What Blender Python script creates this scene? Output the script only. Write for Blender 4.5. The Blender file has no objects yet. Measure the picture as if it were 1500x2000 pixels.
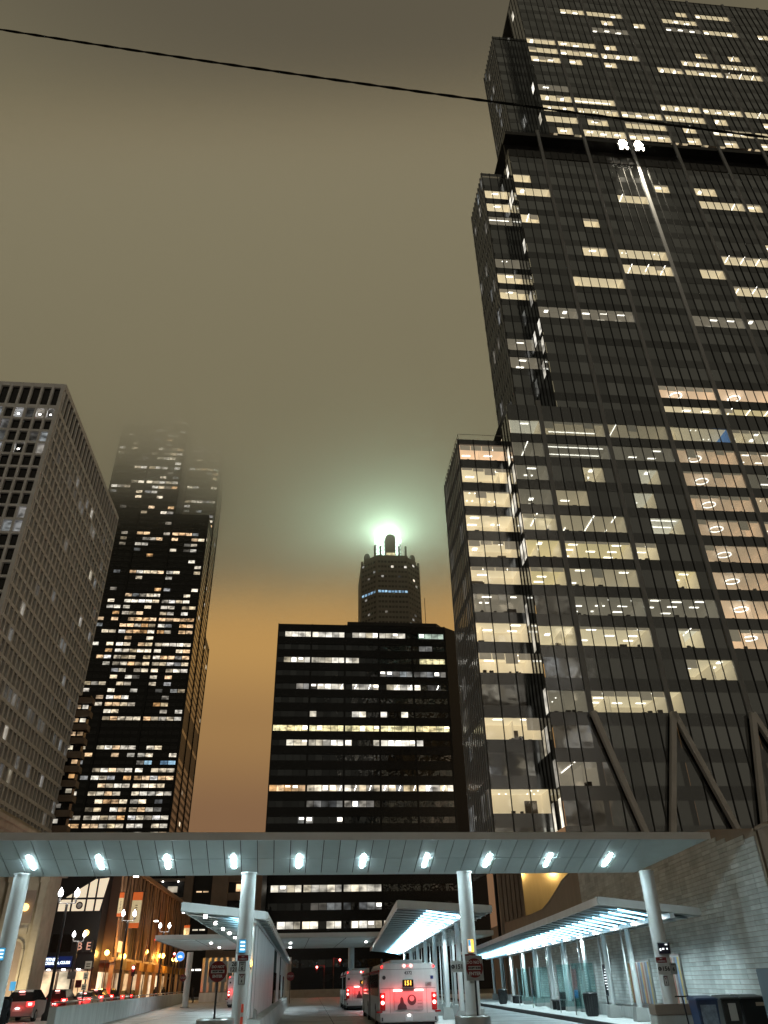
import bpy, bmesh, math, random
from mathutils import Vector, Matrix
random.seed(7)
R = random.Random(11)
SC = bpy.context.scene
COL = SC.collection

# ------------------------------------------------------------------ camera
PITCH, ROLL, FOC = math.radians(32.55), math.radians(1.27), 1441.0   # focal length in pixels of the 2000 px tall photograph
CP = Vector((0, 0, 1.6))
_F = Vector((0, math.cos(PITCH), math.sin(PITCH)))
_r, _u = Vector((1, 0, 0)), Vector((0, -math.sin(PITCH), math.cos(PITCH)))
_R = math.cos(ROLL) * _r - math.sin(ROLL) * _u
_U = math.sin(ROLL) * _r + math.cos(ROLL) * _u
cam = bpy.data.cameras.new('camera')
cam.sensor_fit = 'VERTICAL'; cam.sensor_height = 24; cam.lens = 24 * FOC / 2000
cam.clip_start = 0.1; cam.clip_end = 20000
camo = bpy.data.objects.new('camera', cam); COL.objects.link(camo)
camo.matrix_world = Matrix(((_R.x, _U.x, -_F.x, CP.x), (_R.y, _U.y, -_F.y, CP.y), (_R.z, _U.z, -_F.z, CP.z), (0, 0, 0, 1)))
SC.camera = camo

def ray(px, py): return _F + (px - 750) / FOC * _R + (1000 - py) / FOC * _U
def at(px, py, Y):            # the point seen at a photograph pixel, Y metres ahead
    d = ray(px, py); return CP + d * (Y / d.y)
def atz(px, py, z):
    d = ray(px, py); return CP + d * ((z - CP.z) / d.z)
def atx(px, py, x):
    d = ray(px, py); return CP + d * (x / d.x)

# ------------------------------------------------------------------ sky, exposure
W = bpy.data.worlds.new('World'); SC.world = W; W.use_nodes = True
nt = W.node_tree; nt.nodes.clear()
wo = nt.nodes.new('ShaderNodeOutputWorld'); wb = nt.nodes.new('ShaderNodeBackground')
tc = nt.nodes.new('ShaderNodeTexCoord'); sx = nt.nodes.new('ShaderNodeSeparateXYZ'); cr = nt.nodes.new('ShaderNodeValToRGB')
nt.links.new(tc.outputs['Generated'], sx.inputs[0]); nt.links.new(sx.outputs['Z'], cr.inputs[0])
nt.links.new(wb.outputs[0], wo.inputs[0])
SKY = [(0.0, (.15, .08, .045)), (.17, (.20, .11, .055)), (.28, (.30, .17, .065)), (.38, (.42, .24, .078)),
       (.50, (.38, .255, .098)), (.60, (.25, .205, .105)), (.78, (.152, .132, .08)), (.92, (.095, .081, .054)), (1.0, (.084, .072, .05))]
el = cr.color_ramp.elements
while len(el) > 1: el.remove(el[0])
el[0].position = SKY[0][0]; el[0].color = SKY[0][1] + (1,)
for p, c in SKY[1:]:
    e = el.new(p); e.color = c + (1,)
cr.color_ramp.interpolation = 'EASE'
# away from downtown the overcast is the same, only without the orange city glow low down
c2_ = nt.nodes.new('ShaderNodeValToRGB'); nt.links.new(sx.outputs['Z'], c2_.inputs[0]); e2_ = c2_.color_ramp.elements
for k_, (p, c) in enumerate([(0.0, (.11, .095, .07)), (.4, (.20, .178, .122)), (.62, (.205, .182, .118)), (.78, (.15, .133, .083)), (1.0, (.09, .08, .057))]):
    e = e2_[0] if k_ == 0 else (e2_[1] if k_ == 4 else e2_.new(p)); e.position = p; e.color = c + (1,)
az = nt.nodes.new('ShaderNodeMapRange'); az.interpolation_type = 'SMOOTHSTEP'; az.inputs[1].default_value = -.35; az.inputs[2].default_value = .55; nt.links.new(sx.outputs['Y'], az.inputs[0])
mxw = nt.nodes.new('ShaderNodeMix'); mxw.data_type = 'RGBA'; nt.links.new(az.outputs[0], mxw.inputs[0]); nt.links.new(c2_.outputs[0], mxw.inputs[6]); nt.links.new(cr.outputs[0], mxw.inputs[7]); nt.links.new(mxw.outputs[2], wb.inputs[0])
wb.inputs[1].default_value = 1.0
CLOUD_GLOW = .032                       # even self-glow put into the cloud, standing in for city light from below
SC.view_settings.view_transform = 'Standard'; SC.view_settings.look = 'None'
SC.view_settings.exposure = 0.2; SC.view_settings.gamma = 1.0
cy = SC.cycles if hasattr(SC, 'cycles') else None
SC.render.engine = 'CYCLES'
cy = SC.cycles
cy.use_denoising = True
try: cy.denoiser = 'OPENIMAGEDENOISE'
except Exception: pass
cy.max_bounces = 8; cy.diffuse_bounces = 2; cy.glossy_bounces = 3; cy.transmission_bounces = 4
cy.transparent_max_bounces = 12; cy.volume_bounces = 4; cy.sample_clamp_indirect = 4.0; cy.sample_clamp_direct = 0
cy.caustics_reflective = False; cy.caustics_refractive = False
cy.volume_max_steps = 40

# ------------------------------------------------------------------ materials
MATS = {}
def mat(name, col=(.5, .5, .5), rough=.6, metal=0, var=0.0, scale=3.0, emit=None, strength=0, spec=None, bump=0.0, bscale=20.0,
        streak=0, rnd=0.0, coords='Object', sample=True):
    if name in MATS: return MATS[name]
    m = bpy.data.materials.new(name); m.use_nodes = True; MATS[name] = m
    t = m.node_tree; b = t.nodes['Principled BSDF']; N = t.nodes.new; L = t.links.new
    b.inputs['Base Color'].default_value = tuple(col) + (1,)
    b.inputs['Roughness'].default_value = rough; b.inputs['Metallic'].default_value = metal
    if spec is not None: b.inputs['Specular IOR Level'].default_value = spec
    if var or bump or streak:
        tcn = N('ShaderNodeTexCoord'); mp = N('ShaderNodeMapping'); L(tcn.outputs[coords], mp.inputs[0])
        if streak: mp.inputs['Scale'].default_value = (1, 1, 1.0 / streak)
    if var or rnd:
        nz = None
        mx = N('ShaderNodeMix'); mx.data_type = 'RGBA'; mx.blend_type = 'MULTIPLY'; mx.inputs[0].default_value = 1
        mx.inputs[6].default_value = tuple(col) + (1,)
        if var:
            nz = N('ShaderNodeTexNoise'); nz.inputs['Scale'].default_value = scale; nz.inputs['Detail'].default_value = 6; nz.inputs['Roughness'].default_value = .65
            L(mp.outputs[0], nz.inputs[0])
            mr = N('ShaderNodeMapRange'); mr.inputs[1].default_value = .25; mr.inputs[2].default_value = .75
            mr.inputs[3].default_value = 1 - var; mr.inputs[4].default_value = 1 + var; L(nz.outputs[0], mr.inputs[0])
            val = mr.outputs[0]
            rr = N('ShaderNodeMapRange'); rr.inputs[3].default_value = max(.02, rough - .15 * min(1, var * 3)); rr.inputs[4].default_value = min(1, rough + .15 * min(1, var * 3))
            L(nz.outputs[0], rr.inputs[0]); L(rr.outputs[0], b.inputs['Roughness'])
        if rnd:
            oi = N('ShaderNodeObjectInfo'); gi = N('ShaderNodeNewGeometry'); ad = N('ShaderNodeMath'); ad.operation = 'ADD'
            L(oi.outputs['Random'], ad.inputs[0]); L(gi.outputs['Random Per Island'], ad.inputs[1])
            fr = N('ShaderNodeMath'); fr.operation = 'FRACT'; L(ad.outputs[0], fr.inputs[0])
            m2 = N('ShaderNodeMapRange'); m2.inputs[3].default_value = 1 - rnd; m2.inputs[4].default_value = 1 + rnd; L(fr.outputs[0], m2.inputs[0])
            if var:
                mu = N('ShaderNodeMath'); mu.operation = 'MULTIPLY'; L(val, mu.inputs[0]); L(m2.outputs[0], mu.inputs[1]); val = mu.outputs[0]
            else: val = m2.outputs[0]
        cb = N('ShaderNodeCombineColor'); [L(val, cb.inputs[i]) for i in range(3)]
        L(cb.outputs[0], mx.inputs[7]); L(mx.outputs[2], b.inputs['Base Color'])
    if bump:
        n2 = N('ShaderNodeTexNoise'); n2.inputs['Scale'].default_value = bscale; n2.inputs['Detail'].default_value = 4
        L(mp.outputs[0], n2.inputs[0]); bp = N('ShaderNodeBump'); bp.inputs['Strength'].default_value = bump; bp.inputs['Distance'].default_value = .05
        L(n2.outputs[0], bp.inputs['Height']); L(bp.outputs[0], b.inputs['Normal'])
    if emit:
        b.inputs['Emission Color'].default_value = tuple(emit) + (1,); b.inputs['Emission Strength'].default_value = strength
        if not sample: m.cycles.emission_sampling = 'NONE'
    return m

def lit(name, cols, lo, hi, scale=.6, detail=2.0, contrast=1.0, blank=0.0):
    """lit office windows: colour and brightness differ from pane to pane, with furniture-and-blind sized variation inside"""
    m = bpy.data.materials.new(name); m.use_nodes = True; MATS[name] = m
    t = m.node_tree; N = t.nodes.new; L = t.links.new; b = t.nodes['Principled BSDF']
    b.inputs['Base Color'].default_value = (.03, .03, .03, 1); b.inputs['Roughness'].default_value = .15
    oi = N('ShaderNodeObjectInfo'); gi = N('ShaderNodeNewGeometry'); ad = N('ShaderNodeMath'); ad.operation = 'ADD'
    L(oi.outputs['Random'], ad.inputs[0]); L(gi.outputs['Random Per Island'], ad.inputs[1])
    fr = N('ShaderNodeMath'); fr.operation = 'FRACT'; L(ad.outputs[0], fr.inputs[0])
    rp = N('ShaderNodeValToRGB'); e = rp.color_ramp.elements; n = len(cols)
    e[0].color = cols[0] + (1,); e[1].color = cols[-1] + (1,); e[1].position = 1
    for i in range(1, n - 1):
        x = e.new(i / (n - 1)); x.color = cols[i] + (1,)
    L(fr.outputs[0], rp.inputs[0])
    s2 = N('ShaderNodeMath'); s2.operation = 'MULTIPLY'; s2.inputs[1].default_value = 7.31; L(fr.outputs[0], s2.inputs[0])
    f2 = N('ShaderNodeMath'); f2.operation = 'FRACT'; L(s2.outputs[0], f2.inputs[0])
    br = N('ShaderNodeMapRange'); br.inputs[3].default_value = lo; br.inputs[4].default_value = hi; L(f2.outputs[0], br.inputs[0])
    tcn = N('ShaderNodeTexCoord'); mp = N('ShaderNodeMapping'); mp.inputs['Scale'].default_value = (1, 1, 1.6)
    L(gi.outputs['Position'], mp.inputs[0])
    vz = N('ShaderNodeTexNoise'); vz.inputs['Scale'].default_value = scale; vz.inputs['Detail'].default_value = detail; L(mp.outputs[0], vz.inputs[0])
    c2 = N('ShaderNodeMapRange'); c2.inputs[1].default_value = .35; c2.inputs[2].default_value = .65; c2.inputs[3].default_value = 1 - .75 * contrast; c2.inputs[4].default_value = 1 + .7 * contrast
    L(vz.outputs[0], c2.inputs[0])
    mu = N('ShaderNodeMath'); mu.operation = 'MULTIPLY'; L(br.outputs[0], mu.inputs[0]); L(c2.outputs[0], mu.inputs[1])
    L(rp.outputs[0], b.inputs['Emission Color']); L(mu.outputs[0], b.inputs['Emission Strength'])
    m.cycles.emission_sampling = 'NONE'
    return m

def clear_glass(name, tint=(.9, .93, .92), refl=.12):
    m = bpy.data.materials.new(name); m.use_nodes = True; MATS[name] = m
    t = m.node_tree; t.nodes.clear(); N = t.nodes.new; L = t.links.new
    o = N('ShaderNodeOutputMaterial'); mx = N('ShaderNodeMixShader'); tr = N('ShaderNodeBsdfTransparent'); gl = N('ShaderNodeBsdfGlossy')
    tr.inputs[0].default_value = tint + (1,); gl.inputs['Roughness'].default_value = .03
    lw = N('ShaderNodeLayerWeight'); lw.inputs[0].default_value = .35
    mr = N('ShaderNodeMapRange'); mr.inputs[3].default_value = refl * .5; mr.inputs[4].default_value = min(1, refl * 4); L(lw.outputs['Fresnel'], mr.inputs[0])
    L(mr.outputs[0], mx.inputs[0]); L(tr.outputs[0], mx.inputs[1]); L(gl.outputs[0], mx.inputs[2]); L(mx.outputs[0], o.inputs[0])
    return m

def glow(name, col, s, sample=False):
    return mat(name, (.02, .02, .02), .4, emit=col, strength=s, sample=sample)

M = {}
M['concrete'] = mat('concrete', (.38, .38, .36), .85, var=.18, scale=1.2, bump=.25, bscale=12)
M['pale_concrete'] = mat('pale_concrete', (.58, .59, .57), .8, var=.25, scale=1.8, streak=4, bump=.2, bscale=9)
M['road'] = mat('road', (.36, .37, .36), .5, var=.42, scale=.45, bump=.15, bscale=25)
M['asphalt'] = mat('asphalt', (.05, .05, .05), .6, var=.25, scale=.6, bump=.2, bscale=30)
M['kerb_dark'] = mat('kerb_dark', (.03, .03, .03), .7, var=.2)
M['white_paint'] = mat('white_paint', (.74, .76, .75), .4, var=.13, scale=1.5, streak=5)
M['soffit'] = mat('soffit', (.62, .70, .70), .42, var=.15, scale=.6, rnd=.07)
M['joint'] = mat('joint', (.05, .055, .055), .9)
M['fascia'] = mat('fascia', (.74, .75, .76), .55, var=.1, scale=.8)
M['slat'] = mat('slat', (.66, .68, .67), .4, var=.08, scale=2)
M['dark_metal'] = mat('dark_metal', (.03, .03, .032), .45, metal=.4, var=.15)
M['black'] = mat('black', (.012, .012, .013), .5, var=.2)
M['rubber'] = mat('rubber', (.02, .02, .02), .9, var=.2)
M['steel'] = mat('steel', (.45, .45, .44), .32, metal=1, var=.12, scale=1.5, streak=6)
M['limestone'] = mat('limestone', (.42, .37, .28), .85, var=.22, scale=.9, bump=.3, bscale=6)
M['grid_concrete'] = mat('grid_concrete', (.86, .86, .88), .8, var=.10, scale=.25)
M['brown_concrete'] = mat('brown_concrete', (.30, .235, .19), .85, var=.18, scale=.4)
M['bronze'] = mat('bronze', (.16, .105, .065), .45, metal=.5, var=.15, scale=.5)
M['brick'] = mat('brick', (.48, .50, .48), .85, var=.30, scale=.8, streak=3, bump=.4, bscale=12, rnd=.16)
M['brick_brown'] = mat('brick_brown', (.24, .18, .14), .9, var=.2, scale=1.0, bump=.3, bscale=14)
M['parapet'] = mat('parapet', (.25, .20, .15), .85, var=.16, scale=.7, streak=4)
M['willis_black'] = mat('tower_black', (.012, .012, .012), .42, var=.2, scale=.2, spec=.35)
M['tower_frame'] = mat('tower_frame', (.035, .036, .036), .4, metal=.3, var=.15, scale=.2)
M['column_metal'] = mat('column_metal', (.27, .28, .29), .5, metal=.25, var=.12, scale=.3)
M['fin'] = mat('fin', (.34, .36, .38), .4, metal=.1, var=.12, scale=.3)
M['glass_dark'] = mat('glass_dark', (.31, .33, .345), .09, metal=1, rnd=.25)
M['glass_bronze'] = mat('glass_bronze', (.32, .27, .2), .12, metal=1, rnd=.2)
M['glass_black'] = mat('glass_black', (.10, .11, .12), .07, metal=1, rnd=.3)
M['glass_grid'] = mat('glass_grid', (.58, .62, .58), .06, metal=1, rnd=.3)
M['glass_ink'] = mat('glass_ink', (.006, .006, .007), .12, rnd=.3)
M['spandrel'] = mat('spandrel', (.19, .20, .21), .16, metal=1, rnd=.2)
M['spandrel_black'] = mat('spandrel_black', (.007, .009, .012), .25, metal=.2, rnd=.2, var=.15, scale=.1)
M['clear'] = clear_glass('clear_glass')
M['shelter_glass'] = clear_glass('shelter_glass', (.72, .88, .88), .14)
WARM = [(1, .80, .52), (1, .86, .64), (1, .92, .78), (1, .78, .46), (.95, .97, 1)]
M['lit_tower'] = lit('lit_tower', WARM, .12, .95, .35, 3, 1)
M['lit_orange'] = lit('lit_orange', [(1, .55, .22), (1, .66, .36), (1, .72, .45), (1, .6, .3)], .3, 1.0, .4, 3, 1)
M['lit_white'] = lit('lit_white', [(1, .91, .72), (1, .95, .84), (1, .93, .78), (1, .87, .62)], .3, 1.0, .35, 3, .9)
M['lit_added_block'] = lit('lit_added_block', WARM, .6, 2.2, .35, 3, .8)
M['lit_dim'] = lit('lit_dim', [(.9, .95, 1), (1, .9, .75), (.85, .95, 1)], .03, .22, .4, 3, 1)
M['lit_blue'] = lit('lit_blue', [(.35, .65, 1), (.5, .8, 1), (.3, .6, .95)], .25, .8, .4, 2, .7)
M['lit_yellow'] = lit('lit_yellow', [(1, .85, .45), (1, .9, .5), (1, .8, .4)], .55, 1.0, .7, 4, .9)
M['lit_green'] = lit('lit_green', [(.75, 1, .8), (.85, 1, .85)], .25, .55, .5, 2, .6)
M['room_ceiling'] = mat('room_ceiling', (.8, .75, .65), .8, emit=(1, .82, .52), strength=.54, sample=False)
M['room_wall'] = mat('room_wall', (.7, .65, .55), .8, emit=(1, .80, .50), strength=.36, sample=False)
M['room_dim'] = mat('room_dim', (.4, .38, .34), .8, emit=(1, .86, .64), strength=.13, sample=False)
M['room_pink'] = mat('room_pink', (.7, .55, .45), .8, emit=(1, .72, .46), strength=.52, sample=False)
M['room_blue'] = mat('room_blue', (.1, .25, .5), .8, emit=(.12, .32, .75), strength=.42, sample=False)
M['room_soft'] = mat('room_soft', (.6, .55, .45), .8, emit=(1, .82, .54), strength=.27, sample=False)
M['room_cool'] = mat('room_cool', (.7, .7, .65), .8, emit=(1, .93, .74), strength=.50, sample=False)
M['room_yellow'] = mat('room_yellow', (.7, .6, .4), .8, emit=(1, .82, .44), strength=.48, sample=False)
M['blind'] = mat('blind', (.5, .46, .4), .8, emit=(1, .82, .58), strength=.20, sample=False, var=.15, scale=2)
M['room_desk'] = mat('room_desk', (.06, .05, .045), .7)
M['room_lamp'] = glow('room_lamp', (1, .93, .82), 3.2)
M['lamp_cold'] = glow('lamp_cold', (.70, .94, 1), 150, True)
M['strip_cold'] = glow('strip_cold', (.36, .77, 1), 8, True)
M['globe'] = glow('globe', (.95, .97, 1), 14)
M['sodium'] = glow('sodium', (1, .5, .1), 11)
M['red_lamp'] = glow('red_lamp', (1, .012, .012), 9)
M['red_core'] = glow('red_core', (1, .28, .25), 9)
M['amber'] = glow('amber', (1, .5, .06), 2.4)
M['amber_lamp'] = glow('amber_lamp', (1, .45, .05), 10)
M['white_lamp'] = glow('white_lamp', (1, .97, .92), 14)
M['flood'] = glow('flood', (1, .90, .72), 40)
M['screen_blue'] = glow('screen_blue', (.06, .42, .75), .8)
M['screen_white'] = glow('screen_white', (.9, .97, 1), 1.6)
M['screen_dark'] = mat('screen_dark', (.01, .012, .025), .15)
M['sign_red'] = mat('sign_red', (.19, .012, .016), .35, var=.08)
M['sign_white'] = mat('sign_white', (.62, .63, .62), .4, var=.08)
M['sign_grey'] = mat('sign_grey', (.36, .37, .37), .45, var=.1)
M['ink'] = mat('ink', (.012, .012, .014), .5)
M['bus_white'] = mat('bus_white', (.60, .58, .56), .34, var=.16, scale=1.6, streak=3)
M['bus_glass'] = mat('bus_glass', (.01, .011, .012), .06)
M['ad_grey'] = mat('ad_grey', (.45, .36, .36), .4, var=.15, scale=2)

def wavy(name, scale, strength, dist=.3):
    t = M[name].node_tree; N = t.nodes.new; L = t.links.new; g_ = N('ShaderNodeNewGeometry'); n_ = N('ShaderNodeTexNoise'); n_.inputs['Scale'].default_value = scale; n_.inputs['Detail'].default_value = 2
    L(g_.outputs['Position'], n_.inputs[0]); b_ = N('ShaderNodeBump'); b_.inputs['Strength'].default_value = strength; b_.inputs['Distance'].default_value = dist; L(n_.outputs[0], b_.inputs['Height']); L(b_.outputs[0], t.nodes['Principled BSDF'].inputs['Normal'])
wavy('glass_dark', .32, .12); wavy('glass_black', .45, .30); wavy('spandrel', .3, .05); wavy('glass_grid', .4, .2)
# ------------------------------------------------------------------ mesh builder
class MB:
    def __init__(s): s.v = []; s.f = []; s.m = []
    def face(s, pts, m=0):
        b = len(s.v); s.v += [tuple(p) for p in pts]; s.f.append(tuple(range(b, b + len(pts)))); s.m.append(m)
    def box(s, x0, x1, y0, y1, z0, z1, m=0):
        b = len(s.v); s.v += [(x0, y0, z0), (x1, y0, z0), (x1, y1, z0), (x0, y1, z0), (x0, y0, z1), (x1, y0, z1), (x1, y1, z1), (x0, y1, z1)]
        for q in ((0, 3, 2, 1), (4, 5, 6, 7), (0, 1, 5, 4), (1, 2, 6, 5), (2, 3, 7, 6), (3, 0, 4, 7)):
            s.f.append(tuple(b + i for i in q)); s.m.append(m)
        return s
    def hexa(s, p, m=0):                      # eight corners, order as box
        b = len(s.v); s.v += [tuple(q) for q in p]
        for q in ((0, 3, 2, 1), (4, 5, 6, 7), (0, 1, 5, 4), (1, 2, 6, 5), (2, 3, 7, 6), (3, 0, 4, 7)):
            s.f.append(tuple(b + i for i in q)); s.m.append(m)
        return s
    def bar(s, a, b, w, h=None, m=0):         # a square bar between two points
        a, b = Vector(a), Vector(b); h = h or w; d = (b - a).normalized()
        up = Vector((0, 0, 1)) if abs(d.z) < .95 else Vector((0, 1, 0))
        x = d.cross(up).normalized() * (w / 2); y = x.cross(d).normalized() * (h / 2)
        return s.hexa([a - x - y, a + x - y, b + x - y, b - x - y, a - x + y, a + x + y, b + x + y, b - x + y], m)
    def tube(s, a, b, r, r2=None, n=14, m=0, caps=True):
        a, b = Vector(a), Vector(b); r2 = r if r2 is None else r2; d = (b - a).normalized()
        up = Vector((0, 0, 1)) if abs(d.z) < .95 else Vector((0, 1, 0))
        x = d.cross(up).normalized(); y = x.cross(d).normalized(); k = len(s.v)
        for c, q in ((a, r), (b, r2)):
            for i in range(n):
                t = 2 * math.pi * i / n; s.v.append(tuple(c + x * math.cos(t) * q + y * math.sin(t) * q))
        for i in range(n):
            j = (i + 1) % n; s.f.append((k + i, k + j, k + n + j, k + n + i)); s.m.append(m)
        if caps:
            s.f.append(tuple(k + n - 1 - i for i in range(n))); s.m.append(m); s.f.append(tuple(k + n + i for i in range(n))); s.m.append(m)
        return s
    def lathe(s, prof, n=16, c=(0, 0, 0), m=0):
        k = len(s.v)
        for r, z in prof:
            for i in range(n):
                t = 2 * math.pi * i / n; s.v.append((c[0] + r * math.cos(t), c[1] + r * math.sin(t), c[2] + z))
        for q in range(len(prof) - 1):
            for i in range(n):
                j = (i + 1) % n; s.f.append((k + q * n + i, k + q * n + j, k + (q + 1) * n + j, k + (q + 1) * n + i)); s.m.append(m)
        s.f.append(tuple(k + n - 1 - i for i in range(n))); s.m.append(m)
        e = k + (len(prof) - 1) * n; s.f.append(tuple(e + i for i in range(n))); s.m.append(m)
        return s
    def prism(s, pts, z0, z1, m=0):           # plan outline pulled up
        n = len(pts); k = len(s.v); s.v += [(p[0], p[1], z0) for p in pts] + [(p[0], p[1], z1) for p in pts]
        for i in range(n):
            j = (i + 1) % n; s.f.append((k + i, k + j, k + n + j, k + n + i)); s.m.append(m)
        s.f.append(tuple(k + n - 1 - i for i in range(n))); s.m.append(m); s.f.append(tuple(k + n + i for i in range(n))); s.m.append(m)
        return s
    def slab(s, pts, off, m=0):               # outline of any 3-D points, thickened by a vector
        n = len(pts); k = len(s.v); o = Vector(off); s.v += [tuple(Vector(p)) for p in pts] + [tuple(Vector(p) + o) for p in pts]
        for i in range(n):
            j = (i + 1) % n; s.f.append((k + i, k + j, k + n + j, k + n + i)); s.m.append(m)
        s.f.append(tuple(k + n - 1 - i for i in range(n))); s.m.append(m); s.f.append(tuple(k + n + i for i in range(n))); s.m.append(m)
        return s
    def mesh(s, name, mats, smooth=False, bevel=0, fix=True):
        me = bpy.data.meshes.new(name); me.from_pydata(s.v, [], s.f)
        for mm in (mats if isinstance(mats, (list, tuple)) else [mats]): me.materials.append(M[mm] if isinstance(mm, str) else mm)
        me.polygons.foreach_set('material_index', s.m)
        if bevel or fix:
            bm = bmesh.new(); bm.from_mesh(me)
            if bevel:
                bmesh.ops.remove_doubles(bm, verts=bm.verts, dist=1e-5)
                bmesh.ops.bevel(bm, geom=[e for e in bm.edges if len(e.link_faces) == 2 and e.calc_face_angle(0) > .6], offset=bevel, segments=2, affect='EDGES', clamp_overlap=True)
            if fix: bmesh.ops.recalc_face_normals(bm, faces=bm.faces)
            bm.to_mesh(me); bm.free()
        if smooth:
            me.polygons.foreach_set('use_smooth', [True] * len(me.polygons))
            try: me.set_sharp_from_angle(angle=.7)
            except Exception: pass
        me.update(); return me
    def build(s, name, mats, parent=None, smooth=False, bevel=0, fix=True, kind=None):
        return link(name, s.mesh(name, mats, smooth, bevel, fix), parent, kind)

def link(name, data, parent=None, kind=None, loc=None, rz=0, scale=None):
    o = bpy.data.objects.new(name, data); COL.objects.link(o)
    if parent: o.parent = parent
    if kind: o['kind'] = kind
    if loc is not None: o.location = loc
    if rz: o.rotation_euler = (0, 0, rz)
    if scale: o.scale = scale
    return o
def tag(o, label, cat, group=None):
    o['label'] = label; o['category'] = cat
    if group: o['group'] = group
    return o
def thing(name, label, cat, loc=(0, 0, 0), rz=0, group=None):
    return tag(link(name, None, None, None, loc, rz), label, cat, group)
def struct(name, mb, mats, **k): return mb.build(name, mats, kind='structure', **k)
def B(*a): return MB().box(*a)
def copy_tree(o, parent=None):
    c = o.copy(); COL.objects.link(c); c.parent = parent
    for ch in list(o.children): copy_tree(ch, c)
    return c
def lamp(name, kind, loc, energy, col=(1, 1, 1), size=.2, sy=None, rot=None, parent=None, spot=None, blend=.5):
    l = bpy.data.lights.new(name, kind); l.energy = energy; l.color = col
    if kind == 'AREA':
        l.size = size
        if sy: l.shape = 'RECTANGLE'; l.size_y = sy
    else: l.shadow_soft_size = size
    if spot: l.spot_size = spot; l.spot_blend = blend
    o = bpy.data.objects.new(name, l); COL.objects.link(o); o.location = loc
    if rot: o.rotation_euler = rot
    if parent: o.parent = parent
    return o
_txt = {}
def text(name, s, size, mat_, parent, loc, rot=(math.pi / 2, 0, 0), align='CENTER', ext=.004, sx=1.0, bold=0.0):
    key = (s, size, mat_ if isinstance(mat_, str) else mat_.name, align, ext, bold)
    if key not in _txt:
        c = bpy.data.curves.new('t', 'FONT'); c.body = s; c.size = size; c.align_x = align; c.align_y = 'CENTER'; c.extrude = ext; c.offset = bold; c.resolution_u = 2
        o = bpy.data.objects.new('t', c); COL.objects.link(o)
        dg = bpy.context.evaluated_depsgraph_get(); me = bpy.data.meshes.new_from_object(o.evaluated_get(dg))
        bpy.data.objects.remove(o); bpy.data.curves.remove(c)
        me.materials.clear(); me.materials.append(M[mat_] if isinstance(mat_, str) else mat_); _txt[key] = me
    o = link(name, _txt[key], parent, None, loc); o.rotation_euler = rot; o.scale = (sx, 1, 1)
    return o
_pm = {}
def pane_mesh(mt, kind='front'):
    """a unit pane, 40 mm thick; front panes look along -y, side panes along -x or +x"""
    k = (mt, kind)
    if k not in _pm:
        mb = MB()
        if kind == 'front': mb.box(0, 1, 0, .04, 0, 1)
        else: mb.box(0, .04, 0, 1, 0, 1)
        _pm[k] = mb.mesh('pane', mt)
    return _pm[k]

GA = math.radians(6)                     # the street grid is turned six degrees
E1 = Vector((math.cos(GA), math.sin(GA), 0)); E2 = Vector((-math.sin(GA), math.cos(GA), 0))

# ================================================================== SETTING
struct('ground', B(-3000, 3000, -60, 3500, -.5, 0), 'asphalt')
g = MB()                                             # concrete bus lanes, cast in slabs with open joints
g.face([(-19, 8, .004), (9.3, 8, .004), (8.4, 130, .004), (-32, 130, .004)])
lanes = struct('bus_lane_pavement', g, 'road', fix=False)
g = MB()
for i in range(26):
    y = 14 + i * 4.6
    g.box(-22 - i * .35, 9, y, y + .03, .006, .009)
for k in (-9.6, -6.2, -2.6, .9, 5.0):
    g.bar((k - .11 * 30 + 2.6, 10, .008), (k - .11 * 130 + 2.6, 125, .008), .03, .004)
jo = g.build('slab_joint', 'joint', lanes); jo['kind'] = 'stuff'
# platform on the right, with its kerb
pl = MB().prism([(8.55, 20), (13, 20), (13, 120), (5.2, 120), (6.6, 68), (8.05, 38)], 0, .15)
pav = struct('platform_pavement', pl, 'pale_concrete')
kb = MB()
kpts = [(8.55, 20), (8.05, 38), (6.6, 68), (5.2, 120)]
for a, b in zip(kpts, kpts[1:]): kb.bar((a[0] - .06, a[1], .085), (b[0] - .06, b[1], .085), .12, .17)
kb.build('kerb', 'kerb_dark', pav)
ip = MB().prism([(1.9, 26), (3.6, 26), (3.2, 45), (2.2, 75), (.6, 75), (1.5, 45)], 0, .16)
isl = struct('island_pavement', ip, 'pale_concrete')
rd = MB(); rd.face([(-90, 4, .004), (-21, 4, .004), (-48, 170, .004), (-110, 170, .004)])
struct('street', rd, 'asphalt', fix=False)

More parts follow.
